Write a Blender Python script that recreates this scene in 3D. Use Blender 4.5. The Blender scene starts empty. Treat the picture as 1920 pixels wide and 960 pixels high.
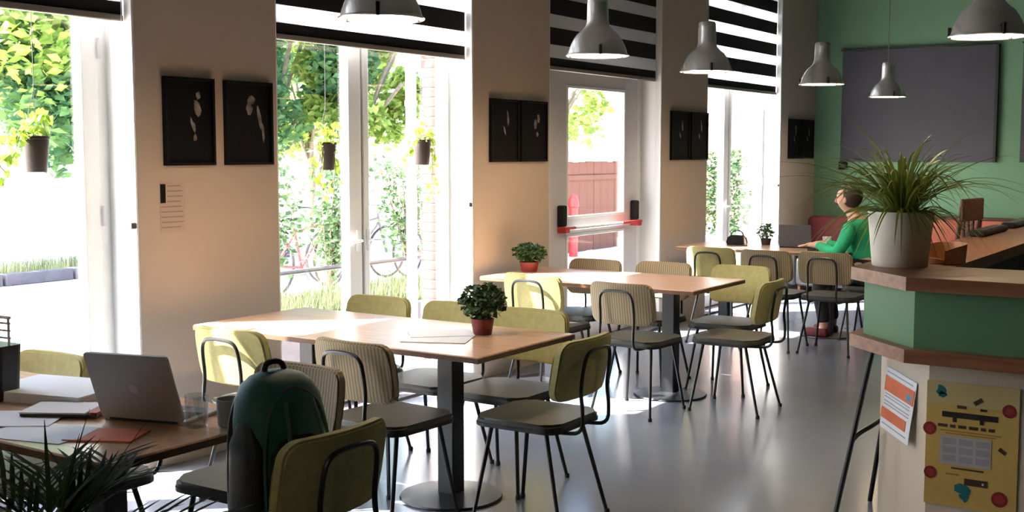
import bpy, bmesh, math, random
from mathutils import Vector, Matrix, Euler
random.seed(7)
PI = math.pi
S = bpy.context.scene
C = S.collection

# ------------------------------------------------------------------ camera, world, sun, exposure
cam_d = bpy.data.cameras.new('camera'); cam = bpy.data.objects.new('camera', cam_d); C.objects.link(cam)
cam_d.sensor_width = 36.0; cam_d.lens = 36.0 * 2200.0 / 1920.0; cam_d.clip_start = 0.05; cam_d.clip_end = 200
cam.location = (4.70, 0.0, 1.59)
cam.rotation_euler = (math.radians(90 - 5.0136), 0, math.radians(33.4686))
S.camera = cam
S.view_settings.view_transform = 'Standard'; S.view_settings.look = 'None'
S.view_settings.gamma = 1.0; S.view_settings.use_curve_mapping = False
S.view_settings.exposure = 1.15

W = bpy.data.worlds.new('world'); S.world = W; W.use_nodes = True
nt = W.node_tree; nt.nodes.clear()
sky = nt.nodes.new('ShaderNodeTexSky'); sky.sky_type = 'NISHITA'; sky.sun_disc = False
sky.sun_elevation = math.radians(52); sky.sun_rotation = math.radians(222); sky.air_density = 1.0; sky.dust_density = 2.5; sky.ozone_density = 1.0
bg = nt.nodes.new('ShaderNodeBackground'); bg.inputs['Strength'].default_value = 0.8
wo = nt.nodes.new('ShaderNodeOutputWorld')
nt.links.new(sky.outputs[0], bg.inputs['Color']); nt.links.new(bg.outputs[0], wo.inputs['Surface'])

sun_d = bpy.data.lights.new('sun', 'SUN'); sun = bpy.data.objects.new('sun', sun_d); C.objects.link(sun)
sun_d.energy = 24.0; sun_d.angle = math.radians(0.7); sun_d.color = (1.0, 0.95, 0.87)
sun.location = (-8, -5, 14)
sun.rotation_euler = Vector((1.52, 1.35, -2.26)).to_track_quat('-Z', 'Y').to_euler()
PENDANT_POWER = 9.0

# ------------------------------------------------------------------ materials
def srgb(r, g, b):
    f = lambda c: (c/255/12.92) if c/255 <= .04045 else ((c/255+.055)/1.055)**2.4
    return (f(r), f(g), f(b), 1)
MATS = {}
def mat(name, col, rough=.6, metal=0, noise=0, scale=6, stretch=(1,1,1), bump=0, spec=.5, emis=None, estr=0, col2=None, trans=0, coat=0):
    if name in MATS: return MATS[name]
    m = bpy.data.materials.new(name); m.use_nodes = True; MATS[name] = m
    n = m.node_tree.nodes; l = m.node_tree.links; b = n['Principled BSDF']
    b.inputs['Base Color'].default_value = col; b.inputs['Roughness'].default_value = rough
    b.inputs['Metallic'].default_value = metal; b.inputs['Specular IOR Level'].default_value = spec
    if coat: b.inputs['Coat Weight'].default_value = coat
    if emis: b.inputs['Emission Color'].default_value = emis; b.inputs['Emission Strength'].default_value = estr
    if trans: b.inputs['Transmission Weight'].default_value = trans
    if noise or col2 or bump:
        tc = n.new('ShaderNodeTexCoord'); mp = n.new('ShaderNodeMapping'); mp.inputs['Scale'].default_value = stretch
        nz = n.new('ShaderNodeTexNoise'); nz.inputs['Scale'].default_value = scale; nz.inputs['Detail'].default_value = 5
        l.new(tc.outputs['Object'], mp.inputs[0]); l.new(mp.outputs[0], nz.inputs['Vector'])
        if noise or col2:
            cr = n.new('ShaderNodeValToRGB')
            c2 = col2 if col2 else tuple(min(1, c*(1+noise)) for c in col[:3])+(1,)
            c1 = col if col2 else tuple(c*(1-noise) for c in col[:3])+(1,)
            cr.color_ramp.elements[0].color = c1; cr.color_ramp.elements[0].position = .35
            cr.color_ramp.elements[1].color = c2; cr.color_ramp.elements[1].position = .65
            l.new(nz.outputs[0], cr.inputs[0]); l.new(cr.outputs[0], b.inputs['Base Color'])
        if bump:
            bp = n.new('ShaderNodeBump'); bp.inputs['Strength'].default_value = bump; bp.inputs['Distance'].default_value = .01
            l.new(nz.outputs[0], bp.inputs['Height']); l.new(bp.outputs[0], b.inputs['Normal'])
    return m
def stripe_mat(name, c1, c2, freq, rough=.85):
    m = mat(name, c1, rough); n = m.node_tree.nodes; l = m.node_tree.links; b = n['Principled BSDF']
    tc = n.new('ShaderNodeTexCoord'); wv = n.new('ShaderNodeTexWave'); wv.bands_direction = 'X'; wv.inputs['Scale'].default_value = freq
    wv.inputs['Distortion'].default_value = 1.2; wv.inputs['Detail'].default_value = 2
    cr = n.new('ShaderNodeValToRGB'); cr.color_ramp.elements[0].color = c1; cr.color_ramp.elements[1].color = c2
    cr.color_ramp.elements[0].position = .25; cr.color_ramp.elements[1].position = .75
    l.new(tc.outputs['Object'], wv.inputs['Vector']); l.new(wv.outputs[0], cr.inputs[0]); l.new(cr.outputs[0], b.inputs['Base Color'])
    return m
def leaf_mat(name, c1, c2, transl=.45):
    m = bpy.data.materials.new(name); m.use_nodes = True; MATS[name] = m
    n = m.node_tree.nodes; l = m.node_tree.links; n.clear()
    o = n.new('ShaderNodeOutputMaterial'); mx = n.new('ShaderNodeMixShader'); mx.inputs[0].default_value = transl
    p = n.new('ShaderNodeBsdfPrincipled'); p.inputs['Roughness'].default_value = .5; t = n.new('ShaderNodeBsdfTranslucent')
    geo = n.new('ShaderNodeNewGeometry'); cr = n.new('ShaderNodeValToRGB')
    cr.color_ramp.elements[0].color = c1; cr.color_ramp.elements[1].color = c2
    l.new(geo.outputs['Random Per Island'], cr.inputs[0])
    l.new(cr.outputs[0], p.inputs['Base Color']); l.new(cr.outputs[0], t.inputs['Color'])
    l.new(p.outputs[0], mx.inputs[1]); l.new(t.outputs[0], mx.inputs[2]); l.new(mx.outputs[0], o.inputs[0])
    return m
def glass_mat(name, tint=(1,1,1,1), refl=.07, rough=0.0):
    m = bpy.data.materials.new(name); m.use_nodes = True; MATS[name] = m
    n = m.node_tree.nodes; l = m.node_tree.links; n.clear()
    o = n.new('ShaderNodeOutputMaterial'); mx = n.new('ShaderNodeMixShader'); mx.inputs[0].default_value = refl
    t = n.new('ShaderNodeBsdfTransparent'); t.inputs[0].default_value = tint; g = n.new('ShaderNodeBsdfGlossy'); g.inputs['Roughness'].default_value = rough
    l.new(t.outputs[0], mx.inputs[1]); l.new(g.outputs[0], mx.inputs[2]); l.new(mx.outputs[0], o.inputs[0])
    return m
def translucent_mat(name, col, fac=.6):
    m = bpy.data.materials.new(name); m.use_nodes = True; MATS[name] = m
    n = m.node_tree.nodes; l = m.node_tree.links; n.clear()
    o = n.new('ShaderNodeOutputMaterial'); mx = n.new('ShaderNodeMixShader'); mx.inputs[0].default_value = fac
    d = n.new('ShaderNodeBsdfDiffuse'); d.inputs[0].default_value = col; t = n.new('ShaderNodeBsdfTranslucent'); t.inputs[0].default_value = col
    l.new(d.outputs[0], mx.inputs[1]); l.new(t.outputs[0], mx.inputs[2]); l.new(mx.outputs[0], o.inputs[0])
    return m
def wood_mat(name, c1, c2, axis, rough=.35):
    st = {'x': (.6, 9, 9), 'y': (9, .6, 9)}[axis]
    return mat(name, c1, rough, scale=4, stretch=st, col2=c2, bump=.05)

M_wall = mat('wall_paint', srgb(186, 172, 158), .85, noise=.02, scale=2)
M_reveal = mat('white_paint', srgb(238, 238, 236), .45)
M_green = mat('green_wall_paint', srgb(110, 150, 116), .75, noise=.03, scale=2)
M_ceil = mat('ceiling_paint', srgb(92, 90, 86), .9)
M_floor = mat('polished_floor', srgb(116, 124, 137), .22, noise=.06, scale=1.3, bump=.015, spec=.5)
M_glass = glass_mat('window_glass', refl=.035)
M_jar = glass_mat('clear_glass', (.93, .95, .96, 1), .16, .02)
M_white = mat('white_lacquer', srgb(240, 240, 238), .35)
M_doorgrey = mat('pale_grey_lacquer', srgb(214, 211, 214), .4)
M_black = mat('black_fabric_band', srgb(20, 20, 22), .9)
M_sheer = translucent_mat('sheer_white', (.85, .87, .9, 1), .55)
M_bar = mat('blind_bottom_bar', srgb(140, 132, 122), .5)
M_oakx = wood_mat('oak_grain', srgb(206, 170, 140), srgb(184, 146, 116), 'x', .28)
M_oaky = wood_mat('oak_grain_long', srgb(176, 118, 80), srgb(138, 88, 58), 'y')
M_oakedge = mat('oak_shaded_edge', srgb(96, 66, 44), .5, noise=.15, scale=12)  # dark brown stands in for shade on the table edges
M_steel = mat('black_powder_steel', srgb(26, 28, 33), .4, spec=.5)
M_tube = mat('black_tube', srgb(22, 22, 22), .35)
M_olive = mat('olive_upholstery', srgb(166, 158, 104), .9, noise=.07, scale=40, bump=.1)
M_striped = stripe_mat('striped_upholstery', srgb(158, 142, 112), srgb(124, 108, 82), 19)
M_seat = mat('dark_seat_fabric', srgb(62, 62, 54), .5, noise=.15, scale=25, bump=.1)
M_pan = mat('seat_pan_black', srgb(24, 25, 27), .5)
M_alu = mat('brushed_aluminium', srgb(214, 214, 214), .25, metal=.75, bump=.02, scale=2)
M_aluin = mat('white_enamel_inside', srgb(245, 238, 220), .5)
M_bulb = mat('warm_bulb', (1, .9, .7, 1), .5, emis=(1, .74, .42, 1), estr=14)
M_cord = mat('grey_cord', srgb(95, 100, 92), .6)
M_frame = mat('black_picture_frame', srgb(12, 11, 10), .5, spec=.2)
M_photo = mat('dark_photo_print', srgb(10, 10, 13), .6, noise=.3, scale=8, spec=.15)
M_figure = mat('pale_figure_print', srgb(126, 116, 110), .6, noise=.6, scale=16, spec=.15)
M_board = mat('chalkboard_grey', srgb(74, 73, 80), .7, noise=.1, scale=1.5)
M_boardf = mat('chalkboard_edge', srgb(42, 46, 46), .6)
M_pot = mat('white_ceramic', srgb(225, 222, 214), .45)
M_soil = mat('soil', srgb(52, 40, 30), .95, noise=.3, scale=40)
M_darkpot = mat('dark_plastic_pot', srgb(58, 46, 42), .6)
M_redpot = mat('dark_red_pot', srgb(110, 26, 20), .5)
M_paper = mat('white_paper', srgb(236, 237, 242), .8)
M_paper2 = mat('grey_print', srgb(172, 172, 178), .8)
M_orange = mat('orange_print', srgb(214, 110, 70), .7)
M_lap = mat('laptop_aluminium', srgb(162, 162, 165), .45, metal=.3)
M_lapdark = mat('laptop_dark', srgb(24, 24, 26), .4)
M_lapscreen = mat('laptop_screen', srgb(30, 32, 38), .15)
M_silver = mat('pale_logo', srgb(182, 182, 186), .35)
M_mug = mat('grey_mug', srgb(126, 132, 134), .45)
M_teal = mat('teal_nylon', srgb(14, 82, 82), .6, noise=.15, scale=20, bump=.2)
M_tealdark = mat('dark_nylon', srgb(14, 22, 26), .6, bump=.2, scale=20)
M_zip = mat('zip_grey', srgb(60, 84, 88), .5)
M_bargreen = mat('bar_green_panel', srgb(84, 128, 94), .6)
M_barwood = wood_mat('bar_wood', srgb(146, 96, 66), srgb(116, 74, 50), 'x', .4)
M_cream = mat('cream_panel', srgb(212, 196, 176), .7)
M_poster = mat('yellow_poster', srgb(214, 176, 92), .6, noise=.08, scale=3)
M_posterpale = mat('poster_pale', srgb(206, 184, 124), .6)
M_tealink = mat('teal_ink', srgb(20, 108, 112), .6)
M_redink = mat('red_ink', srgb(140, 30, 34), .6)
M_brownink = mat('brown_ink', srgb(74, 48, 30), .6)
M_blackink = mat('black_ink', srgb(32, 30, 28), .6)
M_blueink = mat('blue_ink', srgb(60, 140, 190), .6)
M_leafdark = leaf_mat('leaf_dark', srgb(26, 48, 22), srgb(58, 92, 44), .25)
M_leafmid = leaf_mat('leaf_spider', srgb(66, 92, 26), srgb(150, 162, 74), .4)
M_leafivy = leaf_mat('leaf_ivy', srgb(110, 140, 40), srgb(190, 208, 90), .5)
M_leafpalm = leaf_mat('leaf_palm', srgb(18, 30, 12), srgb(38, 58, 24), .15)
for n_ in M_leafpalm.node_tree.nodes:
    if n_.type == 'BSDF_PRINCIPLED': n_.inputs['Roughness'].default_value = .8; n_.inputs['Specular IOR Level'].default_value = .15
M_stem = mat('green_stem', srgb(92, 110, 48), .7)
M_treeA = leaf_mat('tree_blue_green', srgb(58, 104, 78), srgb(120, 160, 92), .45)
M_treeB = leaf_mat('tree_yellow_green', srgb(110, 146, 60), srgb(184, 200, 104), .5)
M_hedge = leaf_mat('hedge_green', srgb(44, 74, 46), srgb(98, 128, 80), .35)
M_bark = mat('bark', srgb(128, 116, 100), .9, noise=.2, scale=20)
M_pave = mat('pale_pavement', srgb(206, 202, 194), .9, noise=.05, scale=2)
M_grass = leaf_mat('grass_blade', srgb(84, 98, 66), srgb(128, 134, 98), .3)
M_kerb = mat('grey_kerb', srgb(88, 86, 94), .85, noise=.1, scale=8)
M_rail = mat('grey_metal_rail', srgb(74, 72, 76), .5)
M_brick = mat('red_brick', srgb(70, 36, 31), .9, noise=.15, scale=18)
M_mortar = mat('mortar', srgb(98, 88, 82), .95)
M_fencew = mat('red_brown_timber', srgb(104, 62, 46), .8, noise=.1, scale=5, stretch=(6, 6, .5))
M_lav = mat('lavender_grey', srgb(122, 122, 142), .7)
M_redpaint = mat('red_paint', srgb(190, 50, 50), .5)
M_bench = mat('terracotta_upholstery', srgb(176, 98, 78), .85, noise=.05, scale=10)
M_maroon = mat('maroon_upholstery', srgb(84, 22, 26), .9)
M_brownwood = mat('brown_stained_wood', srgb(84, 44, 32), .5, noise=.15, scale=10)
M_leather = mat('tan_leather', srgb(226, 162, 118), .55, noise=.05, scale=10)
M_skin = mat('skin', srgb(206, 160, 138), .6)
M_jacket = mat('bright_green_knit', srgb(30, 168, 118), .8, noise=.1, scale=30)
M_trouser = mat('black_denim', srgb(26, 30, 30), .85)
M_hair = mat('dark_brown_hair', srgb(48, 34, 26), .6)
M_shoe = mat('dark_red_shoe', srgb(96, 28, 34), .6)

# ------------------------------------------------------------------ mesh helpers
def nb(): return bmesh.new()
def box(bm, x0, x1, y0, y1, z0, z1, bev=0, seg=2):
    r = bmesh.ops.create_cube(bm, size=1)
    vs = r['verts']
    for v in vs:
        v.co = Vector(((x0+x1)/2 + v.co.x*(x1-x0), (y0+y1)/2 + v.co.y*(y1-y0), (z0+z1)/2 + v.co.z*(z1-z0)))
    if bev:
        es = list({e for v in vs for e in v.link_edges})
        bmesh.ops.bevel(bm, geom=es, offset=bev, segments=seg, affect='EDGES', profile=.5)
    return bm
def tube(bm, pts, r, seg=8, cap=True, closed=False):
    pts = [Vector(p) for p in pts]; n = len(pts); rs = r if isinstance(r, (list, tuple)) else [r]*n
    rings = []; prev = None
    for i, p in enumerate(pts):
        if closed: t = pts[(i+1) % n] - pts[i-1]
        else: t = pts[min(i+1, n-1)] - pts[max(i-1, 0)]
        t.normalize()
        if prev is None:
            a = Vector((0, 0, 1)) if abs(t.z) < .9 else Vector((1, 0, 0)); u = t.cross(a).normalized()
        else:
            u = (prev - t*prev.dot(t)).normalized()
        prev = u; w = t.cross(u)
        rings.append([bm.verts.new(p + (u*math.cos(2*PI*k/seg) + w*math.sin(2*PI*k/seg))*rs[i]) for k in range(seg)])
    m = n if closed else n-1
    for i in range(m):
        a, b = rings[i], rings[(i+1) % n]
        for k in range(seg): bm.faces.new((a[k], a[(k+1) % seg], b[(k+1) % seg], b[k]))
    if cap and not closed:
        bm.faces.new(rings[0][::-1]); bm.faces.new(rings[-1])
    return bm
def lathe(bm, prof, seg=28, c=(0, 0, 0), capb=True, capt=True):
    rings = []
    for r, z in prof:
        rings.append([bm.verts.new((c[0]+r*math.cos(2*PI*k/seg), c[1]+r*math.sin(2*PI*k/seg), c[2]+z)) for k in range(seg)])
    for a, b in zip(rings, rings[1:]):
        for k in range(seg): bm.faces.new((a[k], a[(k+1) % seg], b[(k+1) % seg], b[k]))
    if capb: bm.faces.new(rings[0][::-1])
    if capt: bm.faces.new(rings[-1])
    return bm
def prism(bm, pts, z0, z1):
    lo = [bm.verts.new((x, y, z0)) for x, y in pts]; hi = [bm.verts.new((x, y, z1)) for x, y in pts]
    n = len(pts); bm.faces.new(lo[::-1]); bm.faces.new(hi)
    for i in range(n): bm.faces.new((lo[i], lo[(i+1) % n], hi[(i+1) % n], hi[i]))
    return bm
def rrect(w, h, r, seg=5, cx=0, cy=0):
    out = []
    for (sx, sy, a0) in ((1, 1, 0), (-1, 1, PI/2), (-1, -1, PI), (1, -1, 3*PI/2)):
        for k in range(seg+1):
            a = a0 + PI/2*k/seg
            out.append((cx+sx*(w/2-r)+r*math.cos(a), cy+sy*(h/2-r)+r*math.sin(a)))
    return out
def smooth_path(pts, it=2):
    pts = [Vector(p) for p in pts]
    for _ in range(it):
        o = [pts[0]]
        for a, b in zip(pts, pts[1:]): o += [a*.75+b*.25, a*.25+b*.75]
        o.append(pts[-1]); pts = o
    return pts
def obj(name, bm, m, parent=None, smooth=False, loc=None, rot=None):
    me = bpy.data.meshes.new(name)
    bmesh.ops.recalc_face_normals(bm, faces=bm.faces)
    bm.to_mesh(me); bm.free()
    me.materials.append(m)
    if smooth:
        for p in me.polygons: p.use_smooth = True
        me.set_sharp_from_angle(angle=math.radians(40))
    o = bpy.data.objects.new(name, me); C.objects.link(o)
    if parent: o.parent = parent
    if loc is not None: o.location = loc
    if rot is not None: o.rotation_euler = rot
    return o
def inst(src, name, parent, loc=None, rot=None, scale=None):
    o = src.copy(); o.name = name; C.objects.link(o); o.parent = parent
    if loc is not None: o.location = loc
    if rot is not None: o.rotation_euler = rot
    if scale is not None: o.scale = scale
    return o
def tag(o, label, cat, group=None):
    o['label'] = label; o['category'] = cat
    if group: o['group'] = group
    return o
def thing(name, label, cat, loc=(0, 0, 0), rz=0, group=None):
    o = bpy.data.objects.new(name, None); C.objects.link(o); o.empty_display_size = .1
    o.location = loc; o.rotation_euler = (0, 0, rz)
    return tag(o, label, cat, group)
def struct(name, bm, m, smooth=False):
    o = obj(name, bm, m, None, smooth); o['kind'] = 'structure'; return o
def sempty(name):
    o = bpy.data.objects.new(name, None); C.objects.link(o); o['kind'] = 'structure'; return o
def dup(root, loc, rz, label, group=None):
    r = root.copy(); C.objects.link(r); r.location = loc; r.rotation_euler = (0, 0, rz); r['label'] = label
    if group: r['group'] = group
    for ch in list(root.children):
        c = ch.copy(); C.objects.link(c); c.parent = r
        for g in ch.children:
            d = g.copy(); C.objects.link(d); d.parent = c
    return r

# ------------------------------------------------------------------ room shell
YB = 13.60; XR = 8.2; Y0 = -4.2; ZC = 3.85; TH = .32; TOP = 3.42
OPEN = [(1.90, 3.79), (4.743, 6.629), (7.624, 9.535), (10.517, 12.483)]
bm = nb(); box(bm, -TH, XR, Y0, YB, -.15, 0); struct('floor', bm, M_floor)
bm = nb(); box(bm, -TH, XR+.2, Y0-.2, YB+.2, ZC, ZC+.15); struct('ceiling', bm, M_ceil)
bm = nb()
ys = [Y0-.2] + [v for o in OPEN for v in o] + [YB+.2]
for i in range(0, len(ys), 2): box(bm, -TH, 0, ys[i], ys[i+1], -.15, ZC)
for a, b in OPEN: box(bm, -TH, 0, a, b, TOP, ZC)
struct('wall_left', bm, M_wall)
bm = nb(); box(bm, 0, XR, YB, YB+.2, -.15, ZC); struct('wall_back', bm, M_green)
bm = nb(); box(bm, XR, XR+.2, Y0-.2, YB+.2, -.15, ZC); struct('wall_right', bm, mat('fill_cutting_green', srgb(62, 84, 66), .8))  # wall out of view; dark green picked to lower the fill light
bm = nb(); box(bm, 0, XR, Y0-.2, Y0, -.15, ZC); struct('wall_front', bm, mat('fill_cutting_brown', srgb(112, 96, 82), .6, noise=.12, scale=4, stretch=(6, 6, .5)))  # unseen wall; brown finish invented to weaken fill from behind the camera

# white reveal linings (thin boards on the jambs) and window leaves
FX0, FX1 = -.27, -.20
def lining(win, a, b):
    for (y0, y1) in ((a, a+.012), (b-.012, b)):
        bm = nb(); box(bm, -TH+.002, -.004, y0, y1, 0, TOP); obj('jamb_board', bm, M_reveal, win)
    bm = nb(); box(bm, -TH+.002, -.004, a+.012, b-.012, TOP-.012, TOP); obj('head_board', bm, M_reveal, win)
    bm = nb(); box(bm, -TH+.002, -.004, a+.012, b-.012, 0, .02); obj('threshold', bm, M_kerb, win)
def french_window(n, a, b, wide=True):
    fw = .06 if wide else .03
    w = sempty('window_%d' % n); a0, b0 = a, b; a += .012; b -= .012
    lining(w, a0, b0)
    bm = nb()
    box(bm, FX0, FX1, a, a+fw, .02, TOP-.012); box(bm, FX0, FX1, b-fw, b, .02, TOP-.012); box(bm, FX0, FX1, a+fw, b-fw, TOP-.072, TOP-.012)
    obj('window_frame', bm, M_white, w)
    mid = (a+b)/2
    for s, (p, q) in enumerate(((a+fw, mid-.012), (mid+.012, b-fw))):
        bm = nb(); st = .095; so = .095 if wide else .04; sl, sr = (so, .12) if s == 0 else (.05, so)
        box(bm, FX0+.01, FX1+.01, p, p+sl, .03, TOP-.075, .006); box(bm, FX0+.01, FX1+.01, q-sr, q, .03, TOP-.075, .006)
        box(bm, FX0+.01, FX1+.01, p+sl, q-sr, .03, .15, .004); box(bm, FX0+.01, FX1+.01, p+sl, q-sr, TOP-.17, TOP-.075, .004)
        lf = obj('leaf_frame', bm, M_white, w)
        bm = nb(); box(bm, -.235, -.229, p+sl, q-sr, .15, TOP-.17); obj('pane', bm, M_glass, lf)
        bm = nb()
        yk = q-.05 if s == 0 else p+.03
        box(bm, FX1+.01, FX1+.022, yk-.012, yk+.012, .97, 1.11, .003); tube(bm, [(FX1+.02, yk, 1.04), (FX1+.055, yk, 1.04), (FX1+.055, yk+(.1 if s else -.1), 1.035)], .008)
        obj('handle', bm, M_white, lf)
    bm = nb(); box(bm, FX0+.02, FX1-.01, mid-.012, mid+.012, .03, TOP-.075); obj('meeting_seal', bm, M_kerb, w)
    for z in (.35, 1.28, 2.1):
        bm = nb(); tube(bm, [(FX1+.018, b-.055, z-.05), (FX1+.018, b-.055, z+.05)], .008); obj('hinge', bm, M_doorgrey, w)
    bm = nb(); box(bm, -.03, -.005, b-.03, b, 1.22, 1.25, .003); obj('latch', bm, M_rail, w)
    return w
french_window(1, *OPEN[0]); french_window(2, *OPEN[1], wide=False)
french_window(3, *OPEN[3], wide=False)

# the glazed door with panic bar
a, b = OPEN[2]
door = sempty('door_1'); lining(door, a, b)
bm = nb(); a1, b1 = a+.012, b-.012
box(bm, FX0, FX1, a1, a1+.25, .02, TOP-.012); box(bm, FX0, FX1, b1-.07, b1, .02, TOP-.012); box(bm, FX0, FX1, a1+.25, b1-.07, 2.30, TOP-.012)
obj('door_frame', bm, M_white, door)
d0, d1 = a1+.255, b1-.075
lf = None
bm = nb()
box(bm, -.255, -.195, d0, d0+.31, .03, 2.29, .006); box(bm, -.255, -.195, d1-.24, d1, .03, 2.29, .006)
box(bm, -.255, -.195, d0+.31, d1-.24, 2.14, 2.29, .004); box(bm, -.255, -.195, d0+.31, d1-.24, .93, 1.05, .004); box(bm, -.255, -.195, d0+.31, d1-.24, .03, .28, .004)
lf = obj('door_leaf', bm, M_doorgrey, door)
for z0, z1 in ((1.05, 2.14), (.28, .93)):
    bm = nb(); box(bm, -.228, -.222, d0+.31, d1-.24, z0, z1); obj('pane', bm, M_glass, lf)
    bm = nb()
    for (p, q, r, s) in ((d0+.31, d0+.335, z0, z1), (d1-.265, d1-.24, z0, z1), (d0+.335, d1-.265, z0, z0+.025), (d0+.335, d1-.265, z1-.025, z1)):
        box(bm, -.207, -.19, p, q, r, s, .003)
    obj('glazing_bead', bm, M_white, lf)
bm = nb(); tube(bm, [(-.12, d0+.16, .985), (-.12, d1-.06, .985)], .014); obj('panic_bar', bm, M_redpaint, lf)
bm = nb(); tube(bm, [(-.12, d0+.32, .985), (-.12, d1-.42, .985)], .0152); obj('bar_sleeve', bm, M_alu, lf)
for yy in (d0+.20, d1-.1):
    bm = nb(); box(bm, -.195, -.135, yy-.035, yy+.035, 1.0, 1.17, .012); obj('lock_box', bm, M_black, lf)
    bm = nb(); box(bm, -.195, -.105, yy-.03, yy+.03, .945, 1.0, .01); obj('bar_bracket', bm, M_redpaint, lf)

# roller blinds with alternating black and sheer bands
def blind(a, b, label, zb=2.225):
    t = thing('roller_blind', label, 'blind', (-.06, (a+b)/2, zb), 0, 'banded roller blinds in the windows')
    hw = (b-a)/2-.02
    bm = nb(); box(bm, -.012, .012, -hw, hw, 0, .032, .006); obj('bottom_bar', bm, M_bar, t)
    z = .032; k = 0
    seq = [.062]
    while z < TOP-zb-.13:
        h = .062 if k == 0 else (.10 if k % 2 else .13)
        bm = nb(); box(bm, -.003, .003, -hw, hw, z, min(z+h, TOP-zb-.1))
        obj('sheer_band' if k % 2 else 'black_band', bm, M_sheer if k % 2 else M_black, t)
        z += h; k += 1
    bm = nb(); tube(bm, [(0, -hw, TOP-zb-.055), (0, hw, TOP-zb-.055)], .042, 14); obj('roller', bm, M_rail, t, True)
    bm = nb(); tube(bm, [(.02, hw-.02, -.9), (.02, hw-.02, TOP-zb-.06)], .002, 5); obj('pull_cord', bm, M_white, t)
blind(*OPEN[0], 'black and white banded blind above the window beside the laptop table')
blind(*OPEN[1], 'banded blind above the window with two hanging pots')
blind(*OPEN[2], 'banded blind above the glazed door with red bar')
blind(*OPEN[3], 'banded blind above the window nearest the green wall')

# ------------------------------------------------------------------ tables
def table(label, x0, x1, y0, y1, cols, group='oak tables with black pedestals'):
    t = thing('cafe_table', label, 'table', ((x0+x1)/2, (y0+y1)/2, 0), 0, group)
    w, d = (x1-x0)/2, (y1-y0)/2
    bm = nb(); box(bm, -w, w, -d, d, .722, .75, .004, 1); top = obj('tabletop', bm, M_oakx, t)
    bm = nb()
    box(bm, -w-.0015, w+.0015, -d-.0015, -d+.004, .724, .745); box(bm, -w-.0015, w+.0015, d-.004, d+.0015, .724, .745)
    box(bm, -w-.0015, -w+.004, -d+.004, d-.004, .724, .745); box(bm, w-.004, w+.0015, -d+.004, d-.004, .724, .745)
    obj('edge_shade_band', bm, M_oakedge, top)  # thin strips carry the edge's shade in their colour
    for cx in cols:
        lx = cx-(x0+x1)/2
        bm = nb(); box(bm, lx-.045, lx+.045, -.045, .045, .02, .705, .006); c = obj('column', bm, M_steel, t)
        bm = nb(); box(bm, lx-.05, lx+.05, -.3, .3, .705, .722, .003); obj('top_plate', bm, M_steel, c)
        bm = nb(); lathe(bm, [(.235, 0), (.24, .004), (.236, .012), (.10, .02), (.06, .026)], 36, (lx, 0, 0)); obj('foot_disc', bm, M_steel, t, True)
    return t
table('oak table with laptop, papers and mug, cut by the window side', .30, 2.07, 1.99, 2.70, (.75, 1.60))
table('oak table with paper sheets and a small dark red potted plant', .24, 1.95, 3.905, 4.69, (.66, 1.52))
table('bare oak table with one pot plant in front of the glazed door', .11, 1.70, 6.545, 7.36, (.45, 1.355))
table('oak table by the green wall where a person in green sits', .10, 1.62, 9.62, 10.42, (.42, 1.39))

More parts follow.
